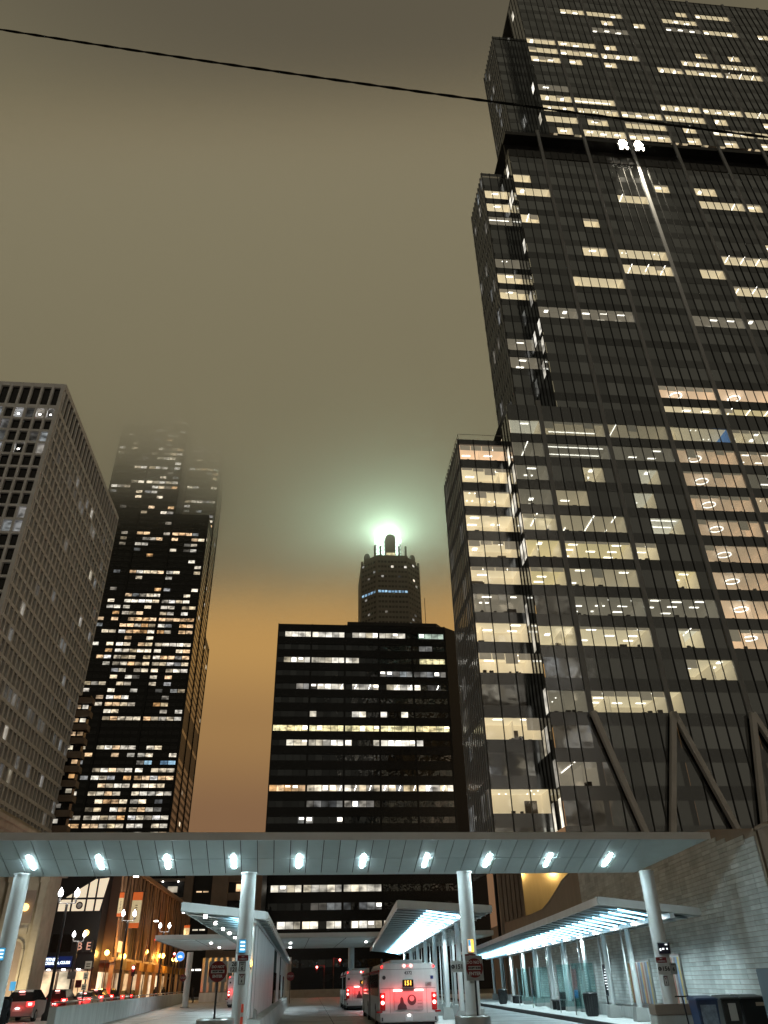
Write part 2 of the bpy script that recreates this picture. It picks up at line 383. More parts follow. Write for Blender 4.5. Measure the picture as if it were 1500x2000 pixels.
# ================================================================== RIGHT GLASS TOWER
tw = thing('glass_tower', 'tall dark glass office tower with stepped setbacks and V-shaped columns above the canopy', 'tower', (18.99, 84, 0), GA)
PW, CW, FH = 1.5, .62, 4.08
COLX = [4.4 + 9.62 * i for i in range(-1, 10)]
def bays(x0, x1):
    out = []; edges = [x0] + [c for c in COLX if x0 + .5 < c < x1 - .5] + [x1]
    for i, (a, b) in enumerate(zip(edges, edges[1:])):
        a2 = a + (CW / 2 if a in COLX else .1); b2 = b - (CW / 2 if b in COLX else .1)
        n = max(1, round((b2 - a2) / PW)); out.append((a2, b2, n))
    return out
pane_count = {'n': 0}
def room(mb, x0, x1, z0, z1, y0=.06, dep=6.0, style='L', rr=R):
    """the inside of a lit office: ceiling with lamps, walls and a few desks behind the glass. slots 0 ceiling 1 wall 2 lamp 3 desk 4 accent"""
    y1 = y0 + dep; c0 = 0; w0 = 1
    mb.face([(x0, y0, z1), (x1, y0, z1), (x1, y1, z1), (x0, y1, z1)], c0)
    mb.face([(x0, y1, z0), (x1, y1, z0), (x1, y1, z1), (x0, y1, z1)], w0)
    mb.face([(x0, y0, z0), (x0, y1, z0), (x0, y1, z1), (x0, y0, z1)], w0)
    mb.face([(x1, y0, z0), (x1, y1, z0), (x1, y1, z1), (x1, y0, z1)], 4 if style == 'b' else w0)
    mb.face([(x0, y0, z0), (x1, y0, z0), (x1, y1, z0), (x0, y1, z0)], 3)
    zl = z1 - .05
    if style == 'r':
        cx, cyy = (x0 + x1) / 2 - .8, y0 + 1.7
        for i in range(20):
            a, b = 2 * math.pi * i / 20, 2 * math.pi * (i + 1) / 20
            mb.bar((cx + .95 * math.cos(a), cyy + .75 * math.sin(a), z1 - .45), (cx + .95 * math.cos(b), cyy + .75 * math.sin(b), z1 - .45), .12, .1, 2)
    elif style == 'D':
        for k in range(3):
            xa = x0 + (x1 - x0) * (.12 + .32 * k); mb.bar((xa, y0 + .5, zl), (xa + 1.5, y0 + 3.6, zl), .12, .06, 2)
    else:
        md = rr.choice('aaabcde'); nx = max(1, int((x1 - x0) / 2.6)); off = rr.uniform(-.4, .4)
        for r_ in range(3):
            for i in range(nx):
                if rr.random() < .25: continue
                xc = x0 + (i + .5) * (x1 - x0) / nx + off; yc = y0 + .7 + r_ * 1.75 + rr.uniform(-.2, .2)
                xc = min(max(xc, x0 + .7), x1 - .7)
                if md == 'a': mb.box(xc - .62, xc + .62, yc - .12, yc + .12, zl - .03, zl, 2)
                elif md == 'b': mb.box(xc - .3, xc + .3, yc - .3, yc + .3, zl - .03, zl, 2)
                elif md == 'c': mb.box(xc - .05, xc + .05, yc - .8, yc + .8, zl - .04, zl, 2)
                elif md == 'd':
                    for q_ in (-.5, .3): mb.tube((xc + q_, yc, zl - .02), (xc + q_, yc, zl), .1, n=8, m=2)
                elif i == 0: mb.box(x0 + .4, x1 - .4, yc - .05, yc + .05, zl - .04, zl, 2)
    if x1 - x0 > 2:                     # a partition part-way back, desks and screens along the glass
        if rr.random() < .5:
            xp = rr.uniform(x0 + .8, x1 - .8); mb.box(xp, xp + .12, y0 + 1.2, y1 - .05, z0 + .01, z1 - .06, w0)
        for _ in range(rr.randint(2, 5)):
            xd = rr.uniform(x0 + .2, x1 - .8); mb.box(xd, xd + rr.uniform(.2, .6), y0 + .5, y0 + .8, z0 + .02, z0 + rr.uniform(.2, .6), 3)
        nb_ = max(1, round((x1 - x0) / 1.5)); wb_ = (x1 - x0) / nb_; dr_ = rr.uniform(.2, .9) if rr.random() < .4 else 0
        for i in range(nb_):
            h_ = dr_ if rr.random() < .8 else rr.uniform(.2, 1.6)
            if h_ and (dr_ or rr.random() < .2): mb.face([(x0 + i * wb_ + .05, y0 + .015, z1 - h_), (x0 + (i + 1) * wb_ - .05, y0 + .015, z1 - h_), (x0 + (i + 1) * wb_ - .05, y0 + .015, z1), (x0 + i * wb_ + .05, y0 + .015, z1)], 5)
        if rr.random() < .5:
            xq = rr.uniform(x0, x1 - .5); mb.box(xq, xq + rr.uniform(.5, 1.6), y1 - .3, y1 - .02, z0 + .6, z1 - .7, 4 if rr.random() < .15 else 3)
ROOMM = {'L': ['room_ceiling', 'room_wall', 'room_lamp', 'room_desk', 'room_blue', 'blind'], 'r': ['room_pink', 'room_pink', 'room_lamp', 'room_desk', 'room_blue', 'blind'],
         'b': ['room_ceiling', 'room_wall', 'room_lamp', 'room_desk', 'room_blue', 'blind'], 'd': ['room_dim', 'room_dim', 'room_lamp', 'room_desk', 'room_blue', 'room_dim'],
         'k': ['room_pink', 'room_ceiling', 'room_lamp', 'room_desk', 'room_blue', 'blind'], 'D': ['room_ceiling', 'room_wall', 'room_lamp', 'room_desk', 'room_blue', 'blind']}
ROOMV = [ROOMM['L'], ['room_soft', 'room_soft', 'room_lamp', 'room_desk', 'room_blue', 'room_dim'], ['room_cool', 'room_wall', 'room_lamp', 'room_desk', 'room_blue', 'blind'], ['room_yellow', 'room_wall', 'room_lamp', 'room_desk', 'room_blue', 'blind'], ['room_ceiling', 'room_soft', 'room_lamp', 'room_desk', 'room_blue', 'blind']]
far_panes = MB(); FPM = ['glass_dark', 'clear']
far_rooms = {'L': MB(), 'd': MB(), 'r': MB()}
def put_pane(x0, x1, z0, z1, y, mt, parts):
    if parts and pane_count['n'] < 300:
        pane_count['n'] += 1
        o = link('pane', pane_mesh(mt), tw, None, (x0, y, z0), 0, (x1 - x0, 1, z1 - z0))
        o.rotation_euler = (R.gauss(0, .0035), 0, R.gauss(0, .0035))
    else:
        t1, t2, t3 = (R.gauss(0, .008) for _ in range(3))
        far_panes.face([(x0, y + t1, z0), (x1, y + t2, z0), (x1, y + t3, z1), (x0, y + t1 + t3 - t2, z1)], FPM.index(mt))
def cell_row(x0, x1, n, z0, z1, y, style, parts, rr=R):
    """one bay of one floor: n panes; style says which of them are lit"""
    w = (x1 - x0) / n
    if style == '.': L_ = set()
    elif style in 'LrbdkDy': L_ = set(range(n))
    elif style == 'p':
        a = rr.randint(0, max(0, n - 3)); L_ = set(range(a, min(n, a + rr.randint(2, 4))))
    elif style == 'q': L_ = {0}
    else: L_ = {i for i in range(n) if rr.random() < .6}
    for i in range(n): put_pane(x0 + i * w + .03, x0 + (i + 1) * w - .03, z0, z1, y, 'clear' if i in L_ else 'glass_dark', parts)
    if not L_: return
    a = min(L_); runs = []; cur = [a]
    for i in sorted(L_)[1:]:
        if i == cur[-1] + 1: cur.append(i)
        else: runs.append(cur); cur = [i]
    runs.append(cur); st = style if style in 'rbdkD' else 'L'
    if style == 'y': st = 'k'
    for rn in runs:
        xa, xb = x0 + rn[0] * w, x0 + (rn[-1] + 1) * w
        if parts:
            mb = MB(); room(mb, xa, xb, z0 - .02, z1 + .02, y + .06, 6, st, rr)
            mb.build('lit_room', ROOMM[st] if st != 'L' else rr.choice(ROOMV), tw, fix=False)
        else:
            key = 'r' if st in 'rk' else ('d' if st == 'd' else 'L'); room(far_rooms[key], xa, xb, z0 - .02, z1 + .02, y + .06, 3.2, 'L' if st != 'b' else 'b', rr)
SILL0 = 68.3
T1L = ['LLLbb', 'dddry', 'dpprd', 'dppry', 'LLpry', 'LLprp', 'LLprp', '.ddrp', 'LLprp', '..p..', 'dLq.w', '.....', 'd..w.', '.....']
def opening_core(x0, x1, y0, y1, z0, z1, name='core'):
    pass
for k, pat in enumerate(T1L):
    z0 = SILL0 - FH * k; z1 = z0 + 2.55
    for bi, (a, b, n) in enumerate(bays(-.5, 52.5)):
        st = pat[bi] if bi < len(pat) else R.choice('.pL')
        vis = a < 26 + (z0 - 16) * .36
        cell_row(a, b, n, z0, z1, .02, st, vis)
    B(-.5, 52.5, 0, .2, z0 - FH + 2.55, z0).build('spandrel', 'spandrel', tw)
B(-.5, 52.5, 0, .2, SILL0 + 2.55, 73.7).build('parapet', 'spandrel', tw)
for i in range(38):
    pass
def mullions(x0, x1, z0, z1, y=0):
    for a, b, n in bays(x0, x1):
        for i in range(1, n):
            x = a + (b - a) * i / n
            B(x - .035, x + .035, y - .13, y + .03, z0, z1).build('mullion', 'tower_frame', tw, fix=False)
def columns(x0, x1, z0, z1, y=0, pr=.22):
    for c in COLX:
        if x0 - .1 < c < x1: B(c - CW / 2, c + CW / 2, y - pr, y + .1, z0, z1).build('column', 'column_metal', tw, fix=False)
mullions(-.5, 43, 14.6, 73.7); columns(0, 52, 26.9, 74.6)
for c in COLX:
    if 0 < c < 52: B(c - CW / 2 - .02, c + CW / 2 + .02, .03, .25, 10, 27).build('infill_panel', 'spandrel', tw, fix=False)
FOOT = [(9.45, 10.5), (20.0, 10.5), (30.4, 10.5)]
for (c, z), fx in [((4.4, 27.2), FOOT[0]), ((14.02, 27.2), FOOT[0]), ((14.02, 27.2), FOOT[1]), ((23.64, 27.2), FOOT[1]), ((23.64, 27.2), FOOT[2]), ((33.26, 27.2), FOOT[2])]:
    s = .45 if c < fx[0] else -.45
    MB().bar((c, -.55, z + .2), (fx[0] - s, -.55, fx[1]), .58, .6).build('raking_column', mat('brace_metal', (.66, .64, .62), .55, var=.12, scale=.4), tw)
# tier 2 and tier 3
T2P = ['.', '.', '.', '.', 'i', 'i', '.', .32, .34, .12, .12, .16, .1, .2, .32, .12]
for j, pr in enumerate(T2P):
    z0 = SILL0 + FH * (j + 1) + .1; z1 = z0 + 2.5
    for bi, (a, b, n) in enumerate(bays(7.2, 91)):
        if j < 2 and bi >= 2: st = 'r' if j else 'L'
        elif pr == '.': st = '.'
        elif pr == 'i': st = 'd' if R.random() < .25 else '.'
        else: st = 'L' if R.random() < pr * .7 else ('w' if R.random() < pr * .3 else ('p' if R.random() < pr else '.'))
        cell_row(a, b, n, z0, z1, .02, st, j < 3 and a < 45)
    B(7.2, 91, 0, .2, z1, z0 + FH).build('spandrel', 'spandrel', tw)
mullions(7.2, 91, 73.7, 140.4); columns(7.5, 91, 74.6, 147.6)
B(7.2, 91, .1, .3, 71, 72.5).build('spandrel', 'spandrel', tw)
B(7.4, 91, 2.2, 2.5, 138.5, 146.5).build('mechanical_floor', 'black', tw)
B(7.2, 91, 0, 2.4, 145.6, 146.6).build('ledge', 'tower_frame', tw); B(7.2, 91, 0, 2.4, 138.2, 140.4).build('ledge', 'tower_frame', tw)
T3P = [.8, .75, .7, .55, .04, .03, .05, .65, .7, .65, .1, .08, .25, .35, .5, .2]
for j, pr in enumerate(T3P):
    z0 = 147.4 + FH * j; z1 = z0 + 2.5
    for bi, (a, b, n) in enumerate(bays(16.6, 91)):
        st = 'L' if R.random() < pr * .8 else ('p' if R.random() < pr * .7 else ('d' if R.random() < .06 else '.'))
        cell_row(a, b, n, z0, z1, .02, st, False)
    B(16.6, 91, 0, .2, z1, z0 + FH).build('spandrel', 'spandrel', tw)
mullions(16.6, 91, 146.6, 213); columns(17, 91, 146.6, 213.4)
B(16.6, 91, 0, 30, 212.6, 213.2).build('roof', 'tower_frame', tw)
# left returns of the three tiers, setback wings with closely spaced fins
def ret(x, y0, y1, z0, z1, rows, litp):
    n = max(1, round((y1 - y0) / 1.33)); w = (y1 - y0) / n; mb = MB()
    for k in range(rows):
        za = z0 + k * FH; zb = za + 2.95
        for i in range(n):
            l = R.random() < litp
            mb.face([(x, y0 + i * w + .03, za), (x, y0 + (i + 1) * w - .03, za), (x, y0 + (i + 1) * w - .03 + R.gauss(0, .004), zb), (x + R.gauss(0, .006), y0 + i * w + .03, zb)], 1 if l else 0)
        mb.face([(x, y0, zb), (x, y1, zb), (x, y1, za + FH), (x, y0, za + FH)], 2)
    for i in range(n + 1): mb.box(x - .1, x + .03, y0 + i * w - .03, y0 + i * w + .03, z0, z0 + rows * FH, 3)
    o = mb.build('return_wall', ['glass_dark', 'lit_white', 'spandrel', 'tower_frame'], tw, fix=False); o['kind'] = 'stuff'
ret(-.5, .05, 4, SILL0 - 13 * FH, 0, 14, .45); ret(7.2, .05, 4.2, 73.6, 0, 16, .07); ret(16.6, .05, 6, 147, 0, 16, .05)
B(-.52, 7.3, .1, 30, 73.5, 73.7).build('roof', 'tower_frame', tw); B(7.2, 16.7, .1, 30, 146.6, 146.8).build('roof', 'tower_frame', tw)
def wing(x0, x1, y0, y1, z0, z1, pats, rowz):
    n = 3; w = (x1 - x0) / n
    for k, st in enumerate(pats):
        za = rowz - FH * k; zb = za + 2.6
        if za < z0 - 1: break
        cell_row(x0 + .1, x1 - .02, n, za, zb, y0 + .02, st, pane_count['n'] < 290 and k < 14)
        B(x0, x1, y0, y0 + .2, za - FH + 2.6, za).build('spandrel', 'spandrel', tw)
    for i in range(n + 1): B(x0 + i * w - .05, x0 + i * w + .05, y0 - .14, y0 + .02, z0, z1).build('mullion', 'tower_frame', tw, fix=False)
    B(x0, x1, y0, y1, z1 - .9, z1).build('roof', 'spandrel', tw)
    mb = MB(); nr = int((z1 - z0) / FH) + 1                       # the fin-screened flank: glass behind, fins as parts
    m2 = int((y1 - y0) / 1.1)
    for k in range(nr):
        za = z1 - .9 - FH * (k + 1)
        for i in range(m2):
            ya = y0 + .2 + i * 1.1; lt = R.random() < (.30 if R.random() < .25 else .05)
            mb.face([(x0 + .02, ya, za + 1.1), (x0 + .02, ya + 1.08, za + 1.1), (x0 + .02, ya + 1.08, za + FH), (x0 + .02, ya, za + FH)], 1 if lt else 0)
        mb.box(x0 - .02, x0 + .3, y0, y1, za + .02, za + 1.08, 2)
    o = mb.build('flank_glazing', ['glass_dark', 'lit_dim', 'spandrel'], tw, fix=False); o['kind'] = 'stuff'
    for i in range(m2 + 1):
        ya = y0 + .2 + i * 1.1
        B(x0 - .17, x0 - .02, ya - .06, ya + .06, z0, z1 + .15).build('fin', 'fin', tw, fix=False)
    B(x0 + .1, x1, y1 - .1, y1, z0, z1 - .9).build('back_wall', 'spandrel', tw, fix=False)
wing(-7.3, -.5, 4, 17.2, 13.2, 69.9, ['k', 'L', 'L', 'p', 'L', 'L', 'd', 'L', 'L', '.', 'L', '.', 'D', '.', '.'], 66.2)
wing(2.5, 7.2, 4.2, 15, 69.9, 138.2, ['.', 'p', 'p', 'd', '.', '.', 'd', 'L', 'L', '.', '.', 'd', 'd', '.', '.', '.'], 134.2)
wing(11.2, 16.6, 6, 16.5, 138, 199, ['.'] * 15, 195)
for y in range(5): MB().tube((-7.2, 4.3 + y * 3, 69.9), (-7.2, 4.3 + y * 3, 71.1), .04, n=6).build('guard_post', 'steel', tw)
MB().tube((-7.2, 4.3, 71.1), (-7.2, 16.3, 71.1), .04, n=6).build('guard_rail', 'steel', tw)
MB().tube((-7.2, 4.3, 71.1), (-.6, 4.3, 71.1), .04, n=6).build('guard_rail', 'steel', tw)
o = far_panes.build('upper_panes', FPM, tw, fix=False); o['kind'] = 'stuff'
for k, mb in far_rooms.items():
    if mb.f:
        o = mb.build('upper_lit_rooms', ROOMM[k], tw, fix=False); o['kind'] = 'stuff'
# base of the tower: stone piers and a gilded lobby behind glass
for i in range(6): B(-7.4 + i * .47, -7.03 + i * .47, 4.1 + i * .05, 4.5 + i * .05, 0, 12.5).build('stone_pier', 'brown_concrete', tw)
B(-7.6, -4.7, 4.9, 5.2, 0, 12.3).build('pier_backing', 'black', tw)
B(-4.7, 40, 9, 9.3, 4.0, 12.6).build('lobby_wall', mat('lobby_gold', (.55, .42, .2), .3, metal=.8, var=.2, scale=.5, streak=5), tw)
B(-4.7, 40, .3, 9, 12.7, 13.0).build('lobby_ceiling', mat('lobby_gold_ceiling', (.55, .42, .22), .4, metal=.6, var=.15, scale=.4), tw)
B(-4.7, 40, 8.7, 9, 3.0, 4.0).build('lobby_plinth', 'black', tw); B(-4.7, 40, 0, 9, 2.2, 2.6).build('lobby_floor', 'bronze', tw)
for i in range(12): B(.4 + i * 2.4, .46 + i * 2.4, 1.0, 1.1, 3.0, 12.7).build('lobby_mullion', 'bronze', tw)
B(-.4, 40, 1.03, 1.06, 3.0, 12.7).build('lobby_glass', 'clear', tw)
B(-.5, 52.5, 0, .25, 13, 14.7).build('spandrel', 'spandrel', tw)
for lx in (-3, 1, 5, 9): MB().tube((lx, 6.5, 12.5), (lx, 6.5, 12.68), .3, n=14).build('lobby_lamp', 'white_lamp', tw); lamp('lobby_light', 'POINT', (lx, 6.5, 12.1), 260, (1, .74, .4), .2, parent=tw)
# flood lamp heads fixed to the ledge of the mechanical floor, shining down the glass
for i, sx_ in enumerate((30.6, 33.9)):
    fl_ = thing('flood_lamp_cluster', ['bright cluster of round flood lamps on the dark ledge, the one nearer the cable end', 'bright cluster of round flood lamps on the dark ledge, beside its twin'][i], 'flood lamp', tw.location + E1 * sx_ + E2 * -1.4 + Vector((0, 0, 142.5)), GA, 'flood lamps on the tower ledge')
    fl_['label'] = ['left cluster of nine flood lamps on the dark tower ledge', 'right cluster of nine flood lamps on the dark tower ledge'][i]
    B(-.9, .9, .05, .25, -1.5, 1.6).build('bracket', 'dark_metal', fl_); MB().bar((0, .2, 0), (0, 1.5, .4), .15).build('arm', 'dark_metal', fl_)
    for r_ in range(4):
        for c in range(3 if r_ % 2 else 2):
            x = (c - (1 if r_ % 2 else .5)) * .62; z = 1.2 - r_ * .75
            MB().tube((x, .02, z), (x + .02, -.18, z - .12), .24, .28, 12).build('lamp', 'flood', fl_)
    lamp('flood_beam', 'SPOT', (0, -1.2, -1), 60000, (1, .88, .66), .5, rot=(math.radians(14), 0, math.radians(-6)), parent=fl_, spot=math.radians(34), blend=.8)
    B(-.3, .3, -.5, .1, -1.9, -1.6).build('shield', 'dark_metal', fl_)

ob = thing('added_office_block', 'added office block behind the camera, its lit windows mirrored in the glass towers', 'building', (38, -70, 0), GA)  # block added out of view so the glass has lit windows to mirror
B(0, 62, -30, 0, 0, 165).build('wall', 'brown_concrete', ob); mb = MB()
for r in range(38):
    on = R.random() < .6
    for i in range(20):
        lt = on and R.random() < .6
        mb.face([(1 + i * 3.05, .1, 4 + r * 4.2), (3.4 + i * 3.05, .1, 4 + r * 4.2), (3.4 + i * 3.05, .1, 6.3 + r * 4.2), (1 + i * 3.05, .1, 6.3 + r * 4.2)], 1 if lt else 0)
o = mb.build('windows', ['glass_ink', 'lit_added_block'], ob, fix=False); o['kind'] = 'stuff'
# ================================================================== LEFT CONCRETE GRID TOWER
gt = thing('concrete_grid_tower', 'concrete grid office tower with deep square windows above the canopy on the left', 'tower', (-85.96, 150, 0), GA)
gt['label'] = 'concrete grid office tower of deep square windows, nearest the limestone station'
TOPZ, FP, NB, BP = 140.7, 3.87, 11, 2.72
nrows = 33; n_ = 0; gm = MB(); GMT = ['glass_ink', 'lit_dim', 'lit_white', 'glass_grid', 'lit_green']
for i in range(NB + 1):
    x = -i * BP; w = .95 if i == 0 else .62
    B(x - w, x, -.35, .55, 20, TOPZ).build('pier', 'grid_concrete', gt, fix=False)
rowsz = [(133.2, 139.4)] + [(132.6 - FP * (r + 1) + .05, 132.6 - FP * r - .62) for r in range(nrows - 5)]
LR = {1: .95, 3: .8, 4: .5, 9: .35, 10: .5, 14: .15, 17: .2, 20: .1}
for r, (za, zb) in enumerate(rowsz):
    B(-NB * BP, -.02, -.28, .5, zb, (rowsz[r - 1][0] if r else TOPZ - .002)).build('spandrel', 'grid_concrete', gt, fix=False)
    for i in range(NB):
        xa = -(i + 1) * BP + .02; xb = -i * BP - (.95 if i == 0 else .62)
        p = LR.get(r, .03); mt = 'lit_dim' if R.random() < p else 'glass_ink'
        if i < 6 and r < 22:
            o = link('pane', pane_mesh(mt), gt, None, (xa, .4, za), 0, (xb - xa, 1, zb - za)); n_ += 1
            if r in (1, 4) and R.random() < .4: B(xa + .5, xa + 1.0, .33, .37, za + 1.4, za + 1.75).build('ceiling_lamp', 'white_lamp', gt, fix=False)
        else: gm.face([(xa, .4, za), (xb, .4, za), (xb, .4, zb), (xa, .4, zb)], GMT.index(mt))
SN, SP = 24, 2.808
for i in range(SN + 1):
    y = i * SP; B(-.45, .3, y - (.3 if i else -.6), y + (.34 if i else .95), 14, TOPZ - .3).build('flank_pier', 'grid_concrete', gt, fix=False)
srows = [(131.8, 139.0)] + [(131.2 - FP * (r + 1) + .1, 131.2 - FP * r - .75) for r in range(28)]
for r, (za, zb) in enumerate(srows):
    B(-.4, .24, .1, SN * SP, zb, (srows[r - 1][0] if r else TOPZ - .004)).build('flank_spandrel', 'grid_concrete', gt, fix=False)
    for i in range(SN):
        ya, yb = i * SP + .34, (i + 1) * SP - .3; ym = (ya + yb) / 2
        if r == 0: mt = 'glass_ink'
        else:
            q = R.random(); mt = 'glass_grid'
            if q < .012: mt = 'lit_white'
            elif q < .07: mt = 'lit_dim'
            if r in (3, 19) and R.random() < .35: mt = 'lit_dim'
        tl = R.gauss(0, .01)
        if i < 8 and 1 <= r < 22 and n_ < 298:
            o = link('pane', pane_mesh(mt, 'side'), gt, None, (-.28, ya, za), 0, (1, yb - ya, zb - za)); o.rotation_euler = (0, R.gauss(0, .004), R.gauss(0, .004)); n_ += 1
        else: gm.face([(-.25, ya, za), (-.25 + tl, yb, za), (-.25 + tl, yb, zb), (-.25, ya, zb)], GMT.index(mt))
        if r and i < 16: gm.box(-.26, .05, ym - .09, ym + .09, za, zb, 5)
o = gm.build('far_panes', GMT + ['grid_concrete'], gt, fix=False); o['kind'] = 'stuff'
B(-NB * BP, .0, .2, SN * SP, TOPZ, TOPZ + .5).build('roof', 'grid_concrete', gt)
B(-NB * BP, -.5, .5, SN * SP, 10, TOPZ - .1).build('core', 'glass_ink', gt)

# banded lower block beyond it
bb = thing('banded_block', 'lower building with stacked horizontal concrete bands behind the concrete grid tower', 'building', (-88.8, 216, 0), GA)
B(-24, -.8, .8, 3.2, 0, 76.5).build('core', 'glass_ink', bb)
for k in range(19): B(-24, 0, 0, 3.4, 2 + k * 4.0, 3.7 + k * 4.0).build('band', 'brown_concrete', bb)
for k in range(18):
    for i in range(4):
        if R.random() < .6: B(-2.6 - i * 2.1, -1.0 - i * 2.1, .74, .78, 4.4 + k * 4, 5.5 + k * 4).build('lit_window', R.choice(['lit_white', 'lit_orange', 'lit_dim']), bb, fix=False)

# ================================================================== BLACK SETBACK TOWER IN THE CLOUD
wt = thing('black_setback_tower', 'very tall black setback tower with rows of lit windows, its top lost in cloud', 'tower', (-118.3, 420, 0), GA)
TB = 22.9; FPW = 4.1
tubes = [(-3, 0, 345), (-2, 0, 412), (-1, 0, 270), (-1, 1, 350), (-2, 1, 420), (-3, 1, 380), (-1, 2, 203), (-2, 2, 270)]
for ix, iy, zt in tubes:
    B(ix * TB + .02, (ix + 1) * TB - .02, iy * TB + .3, (iy + 1) * TB - .02, 0, zt).build('shaft', 'willis_black', wt)
    for e in (0, 1): B(ix * TB + e * TB - .5, ix * TB + e * TB + .5, iy * TB - .25 + .01 * ix, iy * TB + .4, 0, zt - .5).build('corner_pier', 'willis_black', wt, fix=False)
    B(ix * TB, (ix + 1) * TB, iy * TB + .05, iy * TB + .3, zt - 3.4, zt + .3).build('crown_band', 'willis_black', wt, fix=False)
PAT = [.95, .95, .9, .5, .9, .9, .95, .9, (.45, 'b'), .65, .6, 0, 0, 0, .9, .4, (.75, 'o'), .6, .25, .35, .45, .7, .95, .85, .9, .5, .4, (.92, 'o'), (.95, 'o'), (.85, 'o'), .75, .75, .7, .55, .5, .05, .1, .65, .05, .15, .2, .2, .35, .6, (.8, 'o'), .05, .05]
wm = MB(); WMT = ['glass_ink', 'lit_tower', 'lit_orange', 'lit_white', 'lit_blue', 'lit_dim']; nl = 0
PATU = [.05, .15, (.8, 'o'), .3, .1, .3, .6, (.8, 'w'), .15, .05, (.8, 'w'), .1, .5, .6, .9, .2, .5, .5, .7, .5, .6, .5, .1, .1]
for ix, iy, zt in tubes:
    if iy == 2: continue
    y = iy * TB + .2
    for r in range(100):
        z0 = 73.4 - 4.1 * 4 + r * FPW; z1 = z0 + 2.0
        if z1 > zt - 3.6: break
        if iy == 1 and z0 < 268: continue
        k = r - 4; pe = PAT[k] if 0 <= k < len(PAT) else (.6 if k < 0 else PATU[k - len(PAT)] if k - len(PAT) < len(PATU) else .35)
        p, hue = (pe if isinstance(pe, tuple) else (pe, '')); run = R.random() < max(.75, p)
        if ix == -3: p *= .5
        for i in range(5):
            xa = ix * TB + .8 + i * 4.3; xb = xa + 3.9
            if R.random() < .3: run = R.random() < max(.75, p)
            if R.random() < p and (run or R.random() < .4):
                mt = {'o': 'lit_orange', 'b': 'lit_blue', 'w': 'lit_white'}.get(hue, R.choice(['lit_tower', 'lit_tower', 'lit_tower', 'lit_orange', 'lit_white']))
                if hue and R.random() < .3: mt = 'lit_tower'
            else: mt = 'lit_dim' if R.random() < .12 and p > .1 else 'glass_ink'
            if mt != 'glass_ink' and nl < 295 and ix > -3 and iy == 0 and z0 > 70:
                link('lit_window', pane_mesh(mt), wt, None, (xa, y, z0), 0, (xb - xa, 1, z1 - z0)); nl += 1
            else:
                wm.face([(xa, y, z0), (xb, y, z0), (xb, y, z1), (xa, y, z1)], WMT.index(mt))
o = wm.build('far_windows', WMT, wt, fix=False); o['kind'] = 'stuff'
wm = MB()                                          # the bronze-lit flank
for iy, zt in ((0, 270), (1, 350), (2, 203)):
    for r in range(int((zt - 8) / FPW)):
        z0 = 6 + r * FPW
        if 128 < z0 < 138 or (iy == 1 and z0 > 300) or abs(z0 - 118) < 6: continue
        for i in range(5):
            ya = iy * TB + .8 + i * 4.35; t = R.gauss(0, .02)
            wm.face([(.06, ya, z0), (.06 + t, ya + 3.8, z0), (.06 + t, ya + 3.8, z0 + 2.3), (.06, ya, z0 + 2.3)], 1 if R.random() < .03 else 0)
    for e in (0, 1): wm.box(-.2, .35, iy * TB + e * TB - .45, iy * TB + e * TB + .45, 0, zt - 1, 2)
o = wm.build('flank_windows', ['glass_bronze', 'lit_tower', 'willis_black'], wt, fix=False); o['kind'] = 'stuff'

# ================================================================== CENTRE DARK SLAB
cb = thing('dark_glass_slab', 'dark glass office slab with ribbon windows in front of the glowing crown tower', 'building', (-31.57, 200, 0), GA)
MB().prism([(0, .25), (49.2, .25), (57, 6), (57, 30), (0, 30)], 0, 91.2).build('core', 'spandrel_black', cb)
MB().prism([(20.2, 1.5), (47, 1.5), (49, 4), (49, 26), (20.2, 26)], 91.2, 92.9).build('penthouse', 'black', cb)
CR = {0: [(1, 37, 'w'), (41, 48.5, 'g')], 1: [(42, 46, 'd')], 2: [(1, 23.5, 'w'), (41.5, 48.5, 'y')], 3: [(30, 33, 'd'), (34, 48.5, 'd')], 4: [(6, 15, 'd'), (11, 20, 'w'), (21, 41, 'w'), (43, 48, 'd')],
      6: [(9, 12.5, 'w'), (15, 16.2, 'w'), (19, 20, 'w'), (22.5, 25.5, 'w'), (27, 28, 'w'), (30, 32, 'w'), (35, 38, 'w')], 7: [(.3, 48.8, 'y')], 8: [(3, 21, 'w'), (28, 41, 'w'), (48, 49, 'w')],
      11: [(.3, 10, 'o'), (10.4, 48, 'k')], 12: [(10, 28, 'd')], 13: [(8, 10, 'd'), (10.5, 12, 'd'), (17.5, 20, 'd')], 17: [(1, 29, 'w')], 18: [(12, 30, 'd')], 19: [(3, 34, 'w')], 20: [(20, 30, 'd')]}
HU = {'w': 'lit_white', 'd': 'lit_dim', 'y': 'lit_yellow', 'g': 'lit_green', 'o': 'lit_orange', 'k': 'lit_tower'}
cm = MB(); CMT = ['glass_black']; cn = 0; pw = 9.8 / 5
